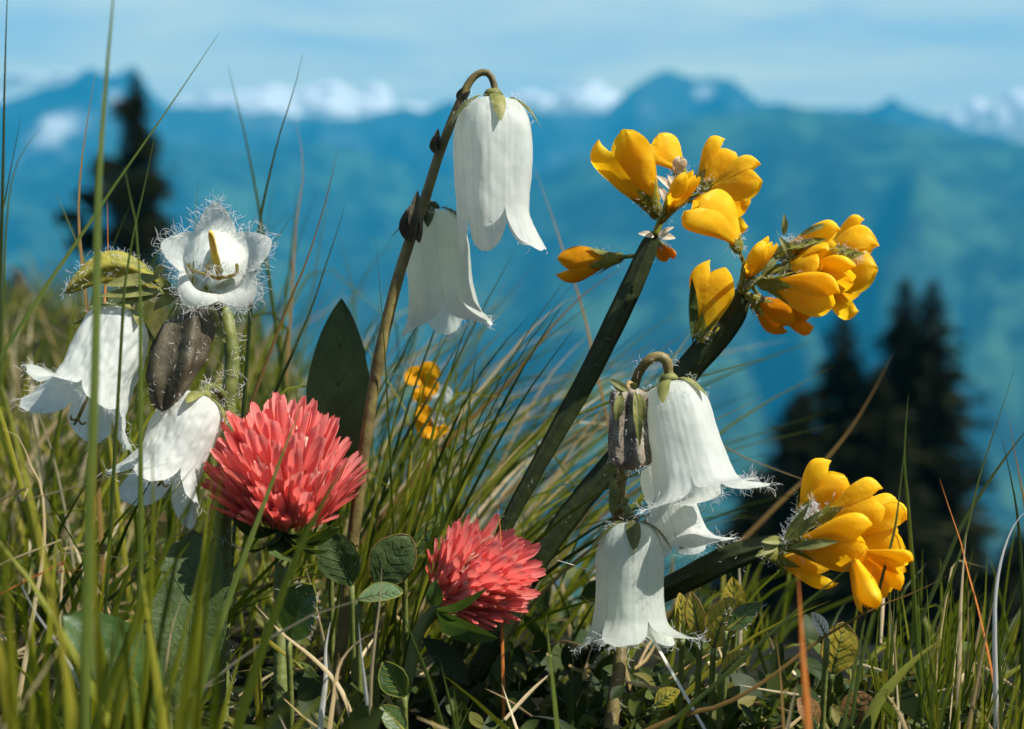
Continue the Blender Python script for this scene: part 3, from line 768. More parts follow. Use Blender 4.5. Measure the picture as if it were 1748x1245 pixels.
y2 = empty("yellow_broom", P(900, 1060, D + .004), "yellow broom with the densest blossom cluster and a small green bract leaf under it", "wildflower", "yellow broom plants")
D2 = D + .004
winged_stem(y2, [(1268, 496), (1256, 530), (1226, 572), (1180, 625), (1120, 700), (1050, 785), (980, 870), (920, 955), (890, 1010)], [24, 42, 48, 46, 42, 40, 40, 38, 36], D2)
stem_part(y2, [(1420, 430, D2), (1370, 445, D2), (1320, 465, D2), (1284, 484, D2), (1266, 500, D2)], [7, 9, 11, 13, 15], 'calyx', D2, "flower_stalk", 24, 8, False)
N2 = (1282, 482)
pea(y2, (1262, 424), (1184, 342), 70, D2, -.012, -.016, roll=35, ped=(1272, 470, -.004), cal=.16, bend=-.10, spread=95)
pea(y2, (1196, 578), (1232, 452), 60, D2, -.004, -.004, roll=10, ped=(1226, 560), cal=.3, bend=.03)
pea(y2, (1264, 490), (1318, 408), 60, D2, -.010, -.016, roll=75, ped=(1270, 498), cal=.46, spread=90)
pea(y2, (1318, 436), (1436, 424), 52, D2, -.004, -.008, roll=10, ped=(1304, 462), cal=.36, spread=85)
pea(y2, (1372, 462), (1500, 450), 84, D2, .002, -.004, roll=-12, ped=(1340, 458), cal=.15, ban=1.08)
pea(y2, (1380, 470), (1476, 496), 70, D2, .006, .004, roll=25, ped=(1340, 462), cal=.15, flip=-1)
pea(y2, (1300, 484), (1428, 518), 58, D2, -.010, -.016, roll=25, ped=N2, cal=.40, spread=85)
pea(y2, (1276, 506), (1354, 552), 46, D2, .0, .004, roll=15, mat='orange', ped=(1272, 500), cal=.4, flip=-1)
pea(y2, (1310, 520), (1392, 530), 50, D2, .008, .010, roll=0, mat='orange', ped=N2, cal=.3, flip=-1)
pea(y2, (1380, 420), (1482, 424), 44, D2, .006, .010, roll=0, ped=(1352, 448), cal=.3)
mb = MB()
for (x0, y0, x1, y1_, w_) in [(1338, 402, 1339, 366, 9), (1366, 402, 1416, 381, 9), (1330, 436, 1300, 470, 10), (1310, 470, 1350, 500, 10), (1350, 440, 1330, 405, 12), (1390, 470, 1408, 452, 8), (1330, 480, 1346, 450, 10)]:
    leaf_mesh(mb, P(x0, y0, D2 - .008), P(x1, y1_, D2 - .009), wpx(w_), V((0, -1, .4)), .1, .3)
mb.build("bract", M['sepal'], y2)
pea(y2, (1352, 470), (1462, 474), 56, D2, -.004, -.010, roll=40, ped=(1330, 466), cal=.2)
pea(y2, (1340, 448), (1404, 452), 44, D2, -.006, -.012, roll=-30, ped=(1312, 466), cal=.3)
pea(y2, (1400, 450), (1490, 404), 50, D2, .004, .0, roll=15, ped=None, cal=.0)
mb = MB()
for k in range(8):
    x = 1338 + k * 16; y = 412 + abs(k - 3) * 3 + k * 2
    leaf_mesh(mb, P(x - 12, y + 10, D2 - .006), P(x + 26, y - 4 + random.uniform(-6, 6), D2 - .009), wpx(15), V((0, -1, .6)), .2, .3)
bd = mb.build("hairy_bud", M['calyx'], y2)
hb = MB(); hairs(hb, [(P(1335 + k * 2.3, 408 + k * .55 + random.uniform(-5, 8), D2 - .008), V((.3, -.3, .9))) for k in range(60)], 260, .0006, .0018, .00003)
hb.build("bud_hairs", M['hair'], bd)
mb = MB(); leaf_mesh(mb, P(1182, 586, D2 - .004), P(1180, 476, D2 - .010), wpx(36), V((.9, -.6, .2)), -.05, .55, (.45, .9))
mb.build("bract_leaf", M['leaf_dark'], y2)

D3 = .268
y3 = empty("yellow_broom", P(1000, 1100, D3 + .02), "yellow pea-flowered broom lying low, its blossoms in front of the dark spruces", "wildflower", "yellow broom plants")
winged_stem(y3, [(1332, 926, D3), (1290, 938, D3 + .001), (1240, 955, D3 + .003), (1180, 985, D3 + .010), (1120, 1016, D3 + .020), (1080, 1050, D3 + .032)], [30, 40, 46, 46, 42, 36], D3, face=V((0, -1, .5)))
N3 = (1334, 926)
pea(y3, (1360, 900), (1440, 806), 64, D3, -.001, -.003, roll=15, ped=N3, cal=.40)
pea(y3, (1392, 890), (1512, 862), 60, D3, -.006, -.008, roll=10, ped=N3, cal=.38)
pea(y3, (1340, 930), (1486, 938), 74, D3, -.008, -.012, roll=30, ped=N3, cal=.36, spread=90, ban=.9)
pea(y3, (1420, 925), (1550, 936), 80, D3, .0, -.004, roll=15, ped=None, cal=0, ban=1.1)
pea(y3, (1452, 936), (1486, 1046), 78, D3, -.010, -.014, roll=80, ped=None, cal=0, spread=95)
pea(y3, (1470, 940), (1552, 968), 46, D3, -.012, -.014, roll=60, ped=None, cal=0)
pea(y3, (1400, 905), (1536, 902), 60, D3, .0, -.002, roll=-10, ped=None, cal=0)
pea(y3, (1444, 930), (1522, 1016), 60, D3, -.006, -.008, roll=40, ped=None, cal=0)
pea(y3, (1304, 946), (1432, 962), 48, D3, -.002, .0, roll=0, ped=N3, cal=.42, flip=-1)
mb = MB()
for (x0, y0, x1, y1_, w_) in [(1345, 925, 1402, 872, 12), (1340, 922, 1380, 862, 12), (1350, 935, 1430, 925, 14), (1330, 930, 1290, 950, 10), (1336, 922, 1300, 925, 12)]:
    leaf_mesh(mb, P(x0, y0, D3 - .011), P(x1, y1_, D3 - .014), wpx(w_), V((0, -1, .4)), .06, .3)
br = mb.build("bract", M['sepal'], y3)
hb = MB(); hairs(hb, [(P(1340 + k * 1.2, 925 - k * 1.5 + random.uniform(-8, 8), D3 - .010), V((-.4, -.3, .6))) for k in range(45)], 150, .0008, .0022, .00003)
hb.build("bract_hairs", M['hair'], br)

# ---------------------------------------------------------------- clover
def floret_mesh(k):
    """unit-length floret along +Z, curving towards +X at the tip"""
    mb = MB(); r = random.Random(k); rows = []; n = 14
    w0 = .080 * r.uniform(.9, 1.1); cv = r.uniform(.04, .14)
    for i in range(n + 1):
        s = i / n
        w_ = w0 * lin([(0, .35), (.3, .55), (.6, 1.0), (.82, 1.0), (.94, .84), (1, .42)], s)
        row = []
        for j in range(9):
            t = j / 4 - 1
            row.append(V((cv * s * s + w_ * .75 * (1 - abs(t) ** 1.6) - w_ * .35, t * w_, s + .02 * r.uniform(-1, 1) * (s > .9))))
        rows.append(row)
    mb.grid(rows, 0)
    rows = []      # the keel inside the fold: shorter, paler tip
    for i in range(9):
        s = .25 + .50 * i / 8; w_ = w0 * .62 * math.sin(PI * (i + .6) / 9.4) ** .6
        rows.append([V((cv * s * s - w0 * .45 + w_ * .3 * math.cos(a) + .10 * (i / 8) ** 2 * -1, w_ * math.sin(a), s)) for a in [2 * PI * q / 8 for q in range(8)]])
    mb.grid(rows, 1, True)
    for q in range(3):      # pale slivers showing on the outside
        sb = r.uniform(.35, .6); yo = r.uniform(-.5, .5) * w0; rows = []
        for i in range(5):
            s = sb + .13 * i / 4; w_ = w0 * .24 * math.sin(PI * (i + .4) / 4.8)
            rows.append([V((cv * s * s + w0 * .46 + w_ * .5 * (1 - abs(t)), yo + w_ * t, s)) for t in (-1, 0, 1)])
        mb.grid(rows, 1)
    rows = []      # a side petal
    for i in range(8):
        s = .2 + .62 * i / 7; w_ = w0 * .5 * math.sin(PI * (i + .5) / 8)
        rows.append([V((cv * s * s - w0 * .2 - .05 * i / 7, w0 * .75 + w_ * t, s)) for t in (-1, -.3, .3, 1)])
    mb.grid(rows, 0)
    me = bpy.data.meshes.new("floret"); me.from_pydata([tuple(p) for p in mb.v], [], mb.f)
    me.materials.append(M['clover']); me.materials.append(M['clover_pale'])
    me.polygons.foreach_set("material_index", mb.m); me.polygons.foreach_set("use_smooth", [True] * len(me.polygons)); me.update()
    return me
FLORETS = [floret_mesh(k) for k in range(6)]

def clover(label, ground_pt, center, axis, R, Rax, n, d, polar=112, seed=1, core=.5, gap=None, lift=1.0, wscale=1.0):
    rnd = random.Random(seed)
    root = empty("red_clover", ground_pt, label, "clover", "red clover heads")
    A = V(axis).normalized(); C = V(center)
    X = V((1, 0, 0)) - A * A.x; X.normalize(); Y = A.cross(X)
    mb = MB(); rows = []
    for i in range(14):
        th = PI * i / 13
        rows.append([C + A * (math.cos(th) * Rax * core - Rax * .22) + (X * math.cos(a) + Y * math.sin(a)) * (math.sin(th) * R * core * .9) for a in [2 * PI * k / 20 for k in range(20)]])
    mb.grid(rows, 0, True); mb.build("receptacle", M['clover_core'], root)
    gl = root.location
    inner = MB(); N = int(n * 2.5)
    for i in range(N):
        cz = 1 - (1 - math.cos(math.radians(polar))) * (i + .5) / N
        th = math.acos(cz); ph = i * 2.39996 + rnd.uniform(-.15, .15); th += rnd.uniform(-.08, .08)
        pd = X * math.cos(ph) + Y * math.sin(ph)
        dr = A * math.cos(th) + pd * math.sin(th)
        rad = pd * (math.sin(th) * R) + A * (math.cos(th) * Rax)
        k = rnd.uniform(.76, 1.10)
        vis = dr.dot((CAM - C).normalized()) > -.22
        if gap and (C + rad - gap[0]).length < gap[1]: k *= .62
        tip = C + rad * k
        base = C - A * Rax * .78 + pd * R * .30 * math.sin(th); base = base.lerp(tip, .30 + rnd.uniform(-.06, .06) + .15 * (1 - math.sin(th)))
        e = tip - base; Ln = e.length; e.normalize()
        o = dr - e * dr.dot(e)
        if o.length < .05: o = V((0, -1, 0)) - e * -e.y
        o.normalize(); o = Matrix.Rotation(rnd.uniform(-.5, .5), 3, e) @ o
        if th > .5 and o.dot(A) > 0: o = -o
        y = e.cross(o)
        mt = Matrix(((o.x, y.x, e.x), (o.y, y.y, e.y), (o.z, y.z, e.z))).to_4x4()
        sc = Matrix.Diagonal((Ln * wscale * rnd.uniform(.9, 1.15), Ln * wscale * rnd.uniform(.9, 1.15), Ln, 1))
        M4 = Matrix.Translation(base - gl) @ mt @ sc; me = FLORETS[rnd.randrange(6)]
        if vis and len([c for c in root.children if c.name.startswith('floret')]) < 100:
            ob = bpy.data.objects.new("floret", me); COL.objects.link(ob); ob.parent = root
            ob.matrix_local = M4
        else:
            inner.add([M4 @ v.co + gl for v in me.vertices], [tuple(p.vertices) for p in me.polygons])
    if inner.f: tag(inner.build("more_florets", M['clover'], root), kind="stuff")
    return root, C, A

Dc = .268
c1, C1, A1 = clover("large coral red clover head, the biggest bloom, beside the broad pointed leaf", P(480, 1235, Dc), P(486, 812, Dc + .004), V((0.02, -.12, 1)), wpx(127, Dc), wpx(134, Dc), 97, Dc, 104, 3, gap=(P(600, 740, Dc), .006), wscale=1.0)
stem_part(c1, [(484, 860, Dc + .004), (482, 940, Dc + .004), (480, 1040, Dc + .003), (480, 1150, Dc)], [30, 26, 26, 26], 'stem_green', Dc)
mb = MB()
for (x0, y0, x1, y1_, w_, dd) in [(478, 905, 580, 900, 60, -.004), (478, 905, 395, 880, 56, -.002), (480, 910, 500, 960, 50, -.008), (484, 905, 560, 940, 40, -.006), (478, 905, 420, 940, 44, -.006)]:
    leaf_mesh(mb, P(x0, y0, Dc), P(x1, y1_, Dc + dd), wpx(w_), V((0, -.5, -.8)), .12, .2, (.4, .8), .04)
mb.build("bract_leaf", M['leaf_dark'], c1)
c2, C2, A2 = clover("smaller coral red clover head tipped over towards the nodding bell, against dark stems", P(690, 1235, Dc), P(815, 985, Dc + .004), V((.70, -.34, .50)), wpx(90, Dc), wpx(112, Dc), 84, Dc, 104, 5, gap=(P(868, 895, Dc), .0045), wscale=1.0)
stem_part(c2, [(768, 1030, Dc + .004), (740, 1046, Dc + .004), (715, 1080, Dc + .003), (698, 1150, Dc + .002)], [30, 24, 22, 22], 'stem_green', Dc)
mb = MB()
for (x0, y0, x1, y1_, w_, dd) in [(745, 1040, 830, 1005, 16, -.014), (745, 1045, 800, 1075, 40, -.010), (742, 1035, 742, 990, 26, -.006), (745, 1048, 850, 1090, 40, -.004)]:
    leaf_mesh(mb, P(x0, y0, Dc - .004), P(x1, y1_, Dc + dd), wpx(w_), V((0, -.8, -.3)), .10, .3, (.4, .8))
mb.build("bract_leaf", M['leaf'], c2)
# ================================================================== broad leaves
M['leaf_pale'] = leafy('glossy_leaf', [(0.25, (.09, .15, .06)), (.6, (.16, .22, .10)), (.85, (.26, .32, .18))], 120, .3, .3, None, .4, 900, .6)
def leaf_thing(name, label, base, tip, width, d, facing=(0, -.9, .5), mat='leaf', dd=(0, 0), bend=.05, fold=.25, shape=(.45, 1.0), wave=.04, cat="leaf", group="broad leaves", rim=None, hair=0, stalk=True):
    b, t = P(base[0], base[1], d + dd[0]), P(tip[0], tip[1], d + dd[1])
    foot = V((b.x, b.y + .002, gh(b.x, b.y)))
    r = empty(name, foot, label, cat, group)
    mb = MB(); rows = leaf_mesh(mb, b, t, wpx(width, d), facing, bend, fold, shape, wave, 18, 10)
    bl = mb.build("blade", M[mat], r)
    fv = V(facing).normalized()
    mb = MB(); mid = [rw[5] + V(facing).normalized() * -.00012 for rw in rows]
    mb.tube(mid, [wpx(3.4, d) * (1 - i / len(mid) * .8) for i in range(len(mid))], 6)
    for i in range(2, 15, 3):
        for sg in (1, -1):
            vn = [rows[min(17, i + q)][5 + sg * q] + fv * .00003 for q in range(0, 5)]
            mb.tube(vn, [wpx(.8, d) * (1 - q * .18) for q in range(5)], 5)
    mb.build("midrib", M['leaf'] if mat != 'leaf' else M['g_yel'], bl)
    if rim:
        mb = MB()
        for e in (0, -1): mb.tube([rw[e] for rw in rows], wpx(.9, d), 5)
        mb.build("leaf_edge", M[rim], bl)
    if hair:
        hb = MB(); hairs(hb, [(rw[e], (rw[e] - rw[5]).normalized()) for rw in rows[1:-1] for e in (0, -1)], hair, .0006, .0014, .00003)
        hb.build("edge_hairs", M['hair'], bl)
    if stalk and b.z > .003:
        mb = MB(); mb.tube(catmull([b, b.lerp(foot, .5) + V((0, .001, 0)), foot + V((0, 0, -.003))], 10), wpx(7, d) / 2 + .0002, 7)
        mb.build("leaf_stalk", M['stem_green'], r)
    return r
leaf_thing("broad_leaf", "tall dark pointed leaf standing upright behind the large clover", (562, 900), (583, 510), 108, .292, mat='leaf_dark', facing=(.25, -1, .1), shape=(.55, .80), fold=.18, dd=(0, .004))
leaf_thing("broad_leaf", "wide dark rounded leaf standing below the lower white bells of the grass-bound bellflower", (320, 1230), (330, 905), 128, .262, mat='leaf_dark', facing=(.2, -1, .2), shape=(.6, .55), dd=(0, .006))
leaf_thing("broad_leaf", "hairy oval green leaf with pale margin under the large clover", (492, 1090), (535, 998), 84, .256, facing=(-.3, -1, .5), shape=(.5, .6), rim='g_yel', hair=30, dd=(.002, -.002))
leaf_thing("broad_leaf", "pale glossy oval leaf lying flat, between the two clovers", (610, 1024), (688, 1012), 46, .258, facing=(.0, -.5, 1), shape=(.5, .6), mat='leaf_pale', rim='g_yel')
leaf_thing("broad_leaf", "small pointed oval leaf with bright edge at the foot of the dry straws", (690, 1190), (655, 1130), 48, .254, facing=(-.2, -1, .3), shape=(.5, .75), rim='g_yel')
leaf_thing("broad_leaf", "small folded leaf with a yellow rim at the bottom edge under the small oval leaf", (692, 1250), (650, 1206), 36, .252, facing=(.3, -1, .6), shape=(.5, .75), rim='g_yel')
leaf_thing("broad_leaf", "large blurred green leaf arching among the foremost grass blades", (270, 1240), (105, 1050), 130, .232, facing=(.3, -.8, .9), mat='leaf', shape=(.5, .6), dd=(.01, -.005), bend=.12)
leaf_thing("broad_leaf", "bright narrow leaf tip lit white beside the wide dark leaf", (284, 1172), (318, 1128), 26, .24, facing=(.3, -.6, 1), mat='leaf', shape=(.45, 1.0))
leaf_thing("broad_leaf", "shaded leaf under the large clover, behind the hairy oval leaf", (600, 1000), (560, 905), 70, .272, facing=(-.2, -1, .4), mat='leaf_dark', shape=(.5, .7))
leaf_thing("broad_leaf", "shaded olive leaf with a rusty edge above the pale oval leaf", (640, 1000), (700, 915), 76, .275, facing=(.2, -1, .5), mat='leaf_dark', shape=(.5, .6), rim='g_brown')
leaf_thing("broad_leaf", "upright pale green leaf spike beside the smaller clover", (690, 960), (752, 874), 24, .285, facing=(.4, -.8, .5), mat='leaf', shape=(.4, 1.0))
leaf_thing("yellow_leaf", "orange-yellow oval leaf with a red margin beneath the lying broom stem", (1218, 1106), (1248, 1020), 54, .27, facing=(-.4, -1, .4), mat='leaf_yellow', shape=(.5, .7), rim='g_brown')
leaf_thing("yellow_leaf", "slim yellow-green leaf upright between the nodding bell and the orange-yellow leaf", (1195, 1090), (1180, 1012), 30, .272, facing=(-.2, -1, .3), mat='leaf_yellow', shape=(.5, .8), rim='g_brown')
leaf_thing("yellow_leaf", "pale yellow leaf tucked against the flared lobe of the nodding bell", (1165, 1085), (1160, 1012), 30, .274, facing=(.4, -1, .3), mat='leaf_yellow', shape=(.5, .8))
leaf_thing("broad_leaf", "grey-green hairy leaf with reddish rim pointing away from the orange-yellow leaf", (1240, 1076), (1300, 1030), 34, .268, facing=(.2, -.8, .8), mat='leaf', shape=(.45, .9), rim='g_brown', hair=16)
leaf_thing("yellow_leaf", "mottled yellow leaf standing under the lying broom stem beside a blade of grass", (1255, 1060), (1250, 985), 38, .285, facing=(0, -1, .3), mat='leaf_yellow', shape=(.5, .8))
leaf_thing("yellow_leaf", "yellow leaf curled on the soil below the orange-yellow leaf", (1118, 1205), (1160, 1178), 34, .262, facing=(0, -.6, 1), mat='leaf_yellow', shape=(.45, .8))
leaf_thing("yellow_leaf", "broken yellow leaf hanging below the orange-yellow leaf, above the straw bits", (1232, 1150), (1275, 1110), 28, .266, facing=(0, -.8, .8), mat='leaf_yellow', shape=(.45, .8))
leaf_thing("broad_leaf", "mottled olive leaf with red edge hanging under the lowest yellow blossom", (1420, 1150), (1440, 1062), 66, .272, facing=(.2, -1, .4), mat='leaf_yellow', shape=(.5, .7), rim='g_brown')
leaf_thing("withered_leaf", "bleached white leaf scrap beside the orange blade under the yellow blossoms", (1412, 1092), (1386, 1046), 26, .262, facing=(.4, -.9, .6), mat='g_white', shape=(.5, .7), group="withered leaves")
leaf_thing("withered_leaf", "rounded brown leaf at the bottom among the stiff grass blades", (1455, 1238), (1475, 1182), 58, .262, facing=(-.2, -1, .3), mat='leaf_brown', shape=(.5, .5), group="withered leaves", rim='g_brown')
leaf_thing("withered_leaf", "rusty curled leaf rim by the foot of the orange blade", (1395, 1240), (1362, 1192), 44, .26, facing=(.3, -.8, .6), mat='leaf_brown', shape=(.5, .6), group="withered leaves")

# ================================================================== grass
def blade(mb, pts, w0, face=None, tw=0.0, prof=((0, .7), (.35, 1.0), (.7, .7), (1, .05)), n=16, mat=0, vfold=.22):
    """pts from base to tip"""
    c = catmull(pts, n); rows = []
    f0 = V(face) if face is not None else V((random.uniform(-.7, .7), -1, random.uniform(-.2, .4)))
    for i in range(n):
        t = (c[min(i + 1, n - 1)] - c[max(0, i - 1)]).normalized(); s = i / (n - 1)
        f = Matrix.Rotation(tw * s, 3, t) @ f0; f = f - t * f.dot(t); f.normalize(); l = t.cross(f)
        w_ = w0 / 2 * lin(prof, s)
        rows.append([c[i] - l * w_, c[i] + f * (w_ * vfold * 2), c[i] + l * w_])
    mb.grid(rows, mat)

def hero(name, label, cat, group, pix, w_, mat, d=.27, d2=None, twist=.3, root=True, tipmat=None, face=None):
    """a blade one can point to: pix from tip to base in photograph pixels, its own depth d (tip) .. d2 (base)"""
    d2 = d if d2 is None else d2
    n = len(pix); pts = [P(x, y, d + (d2 - d) * i / (n - 1)) for i, (x, y) in enumerate(pix)]
    if root:
        g0 = gh(pts[-1].x, pts[-1].y)
        if pts[-1].z > g0:
            dr = (pts[-1] - pts[-2]).normalized(); dr.z = min(dr.z, -.5); k = (pts[-1].z - g0 + .004) / -dr.z
            pts.append(pts[-1] + dr * k)
    pts.reverse()
    mb = MB(); blade(mb, pts, wpx(w_, d), face, twist, n=26)
    o = mb.build(name, M[mat], None, pts[0])
    tag(o, label, cat, group)
    if tipmat:
        pass
    return o
GB = "tall grass blades"; DS = "dry straws and stalks"
H = hero
H("grass_blade", "long dark green blade slanting to a sharp tip against the clouds beside the spruce", "grass", GB, [(375, 55), (318, 140), (255, 232), (200, 310), (150, 385), (85, 480), (20, 580)], 11, 'g_mid', .262, .25)
H("grass_blade", "broad soft blade rising past the top edge in front of the lone spruce", "grass", GB, [(200, -90), (193, 0), (180, 150), (168, 330), (165, 520), (160, 700), (150, 1000), (145, 1240)], 18, 'g_mid', .215, .205)
H("grass_blade", "upright dark blade running along the very edge of the picture past the top", "grass", GB, [(16, -80), (12, 0), (8, 140), (5, 300), (0, 500), (-10, 800)], 10, 'g_dark', .25)
H("grass_blade", "thin red-tipped blade just outside the lone spruce, tip among its top boughs", "grass", GB, [(163, 125), (152, 190), (140, 270), (134, 360), (140, 450), (152, 560), (160, 700)], 9, 'g_brown', .292)
H("grass_blade", "short olive blade with its tip above the ragged edge, beside a paler leaning one", "grass", GB, [(36, 195), (26, 250), (14, 310), (2, 380), (-20, 480)], 9, 'g_dark', .262)
H("grass_blade", "pale blurred blade leaning over the far snowy patch", "grass", GB, [(75, 212), (45, 250), (22, 300), (10, 400), (2, 600)], 8, 'g_mid', .33)
H("grass_blade", "blue-green blade, its tip under the long white cloud, crossing a paler blade", "grass", GB, [(517, 92), (500, 160), (480, 220), (460, 300), (445, 370), (432, 480), (420, 640)], 9, 'g_dark', .31)
H("grass_blade", "faint blade crossing behind the blue-green one, tip against the cloud", "grass", GB, [(388, 110), (402, 165), (418, 230), (432, 300), (446, 380), (460, 480), (480, 620)], 9, 'g_mid', .36)
H("dry_stalk", "blurred tan stalk standing between the open flower and the red-brown blade", "grass", DS, [(503, 200), (514, 250), (517, 305), (506, 380), (500, 470), (492, 600), (484, 720)], 8, 'g_brown', .37)
H("grass_blade", "slim blade with rusty tip rising highest between open flower and arching stem", "grass", GB, [(576, 254), (566, 305), (545, 380), (522, 450), (492, 520), (460, 605), (428, 690)], 8, 'g_brown', .29)
H("grass_blade", "slim green blade parallel to the rusty-tipped one, a little lower", "grass", GB, [(590, 345), (576, 395), (560, 440), (534, 520), (505, 590), (470, 670), (440, 740)], 8, 'g_dark', .3)
H("grass_blade", "light green blade with blunt tip leaning on the spruce trunk line", "grass", GB, [(268, 200), (258, 265), (245, 325), (232, 380), (222, 430), (212, 500), (205, 620)], 9, 'g_mid', .25)
H("grass_blade", "green blade in front of the lone spruce crown, crossing under the long slanting blade", "grass", GB, [(212, 285), (222, 335), (232, 380), (236, 440), (240, 520), (240, 650)], 10, 'g_mid', .235)
H("grass_blade", "short orange-tipped blade pointing up beside the green bud", "grass", GB, [(183, 345), (184, 395), (184, 440), (180, 490), (176, 560)], 7, 'g_orange', .29)
H("grass_blade", "double blade ending in a split brown tip in front of the dark spruces", "grass", GB, [(1551, 672), (1546, 730), (1544, 790), (1550, 860), (1557, 960), (1564, 1080), (1572, 1200)], 9, 'g_mid', .262)
H("grass_blade", "brown-edged blade touching the split-tipped blade and falling across the yellow blossom", "grass", GB, [(1548, 735), (1538, 820), (1528, 900), (1510, 970), (1490, 1050), (1470, 1130), (1455, 1220)], 8, 'g_dark', .255)
H("grass_blade", "tall thin dark blade leaning against the blue slope on the spruces' far side", "grass", GB, [(1735, 618), (1716, 680), (1692, 752), (1668, 830), (1650, 910), (1620, 1000), (1590, 1080), (1565, 1180)], 9, 'g_dark', .275)
H("grass_blade", "thin dark blade crossing behind the tall leaning one, running off the picture edge", "grass", GB, [(1790, 690), (1748, 740), (1710, 790), (1670, 850), (1640, 900), (1610, 970)], 8, 'g_dark', .3)
H("grass_blade", "red-tipped blade near the edge, leaning outwards, the higher of two", "grass", GB, [(1722, 714), (1730, 760), (1740, 812), (1750, 870), (1756, 960), (1758, 1100)], 8, 'g_brown', .265)
H("grass_blade", "pink-tipped blade near the edge, the lower of two leaning outwards", "grass", GB, [(1711, 748), (1722, 800), (1734, 860), (1742, 940), (1746, 1040), (1746, 1150)], 8, 'g_dark', .262)
H("dry_straw", "orange straw with a kinked joint slanting in the stiff blades beside the blue slope", "grass", DS, [(1604, 818), (1622, 872), (1640, 925), (1652, 975), (1670, 1040), (1690, 1130), (1702, 1200)], 6, 'g_orange', .262)
H("dry_straw", "ochre straw standing straight below the kinked orange one", "grass", DS, [(1650, 910), (1645, 960), (1640, 1040), (1638, 1120), (1636, 1200)], 9, 'g_straw', .258)
H("dry_straw", "bleached white straw curving in from the picture edge", "grass", DS, [(1755, 870), (1732, 895), (1712, 945), (1700, 1010), (1698, 1080), (1700, 1200)], 9, 'g_white', .26)
H("grass_blade", "long brown-tipped blade lying low across the bottom beneath the yellow blossoms", "grass", GB, [(1616, 984), (1560, 1012), (1490, 1040), (1400, 1092), (1310, 1160), (1230, 1205), (1120, 1240)], 10, 'g_brown', .252)
H("grass_blade", "long dark green blade slanting up to the lowest yellow petals", "grass", GB, [(1482, 934), (1436, 980), (1375, 1030), (1300, 1096), (1230, 1160), (1150, 1230)], 9, 'g_dark', .25)
H("grass_blade", "broad bright yellow-green blade cut off square, low under the yellow blossoms", "grass", GB, [(1612, 1090), (1575, 1115), (1540, 1148), (1500, 1196), (1480, 1240)], 24, 'g_yel', .25)
H("grass_blade", "short dark blade standing in front of the hanging yellow petal", "grass", GB, [(1494, 952), (1484, 1010), (1472, 1080), (1455, 1160), (1440, 1240)], 8, 'g_dark', .25)
H("grass_blade", "vivid orange upright blade, blurred, below the yellow blossoms", "grass", GB, [(1362, 975), (1366, 1040), (1370, 1110), (1376, 1190), (1380, 1260)], 17, 'g_orange', .205)
H("grass_blade", "thin green blade crossing in front of the large clover", "grass", GB, [(516, 688), (490, 755), (462, 830), (428, 920), (395, 1010), (365, 1100), (335, 1200)], 13, 'g_mid', .246, .235)
H("grass_blade", "thin yellowish blade reaching out from behind the dark winged stem over the slope", "grass", GB, [(1382, 584), (1330, 604), (1270, 622), (1200, 642), (1120, 662), (1030, 690), (930, 740), (820, 840)], 8, 'g_yel', .32)
H("grass_blade", "blurred brown blade leaning across the dark spruces", "grass", GB, [(1524, 604), (1490, 670), (1450, 735), (1400, 795), (1340, 850), (1270, 920)], 9, 'g_brown', .37)
H("dry_straw", "tan straw standing beside the bright leaf tip on the wide dark leaf", "grass", DS, [(312, 1018), (294, 1070), (284, 1130), (276, 1200), (272, 1250)], 9, 'g_straw', .245)
H("dry_straw", "pale straw slanting down from the hairy oval leaf to the bottom edge", "grass", DS, [(437, 1034), (480, 1080), (530, 1120), (570, 1160), (592, 1200), (606, 1250)], 9, 'g_straw', .25)
H("dry_straw", "thick cream straw rising to a blunt end near the hairy oval leaf", "grass", DS, [(564, 1062), (556, 1110), (556, 1160), (550, 1210), (546, 1250)], 12, 'g_white', .252)
H("dry_straw", "straw bent like a bow beside the thick cream one", "grass", DS, [(642, 1078), (606, 1100), (580, 1135), (570, 1190), (562, 1250)], 10, 'g_straw', .25)
H("dry_straw", "straight straw crossing the pale oval leaf", "grass", DS, [(652, 964), (648, 1030), (640, 1090), (634, 1150), (632, 1200)], 8, 'g_straw', .248)
H("dry_straw", "short straw beside the one crossing the pale oval leaf", "grass", DS, [(612, 1062), (616, 1110), (622, 1160), (626, 1196)], 9, 'g_white', .25)
H("dry_straw", "curved straw sprouting above the hairy oval leaf", "grass", DS, [(520, 965), (528, 990), (534, 1010), (545, 1060), (556, 1110)], 8, 'g_straw', .262)
H("grass_blade", "green blade leaning from the pale oval leaf to the bottom edge", "grass", GB, [(680, 1028), (704, 1090), (728, 1150), (745, 1205), (758, 1250)], 10, 'g_mid', .25)
H("grass_blade", "lone straight green blade standing before the smaller clover's dark shade", "grass", GB, [(932, 1048), (938, 1110), (944, 1170), (952, 1250)], 12, 'g_mid', .245)
H("grass_blade", "short green blade stub, the longer of a pair below the smaller clover", "grass", GB, [(752, 1130), (762, 1175), (772, 1215), (778, 1250)], 9, 'g_mid', .248)
H("grass_blade", "short green blade stub, the shorter of a pair below the smaller clover", "grass", GB, [(774, 1172), (778, 1205), (782, 1250)], 9, 'g_mid', .248)
H("dry_stalk", "grey-brown stalk lying across the grass towards the lower pale bell lobes", "grass", DS, [(292, 790), (230, 805), (160, 822), (90, 842), (20, 860), (-60, 880)], 9, 'g_straw', .24)
H("dry_straw", "bleached straw with a bright kink among the foremost blurred grass", "grass", DS, [(32, 990), (60, 1045), (98, 1100), (130, 1160), (150, 1240)], 9, 'g_white', .235)
H("dry_straw", "thick blurred tan straw in the lowest picture corner", "grass", DS, [(98, 1110), (70, 1155), (40, 1200), (5, 1245), (-30, 1290)], 22, 'g_straw', .19)
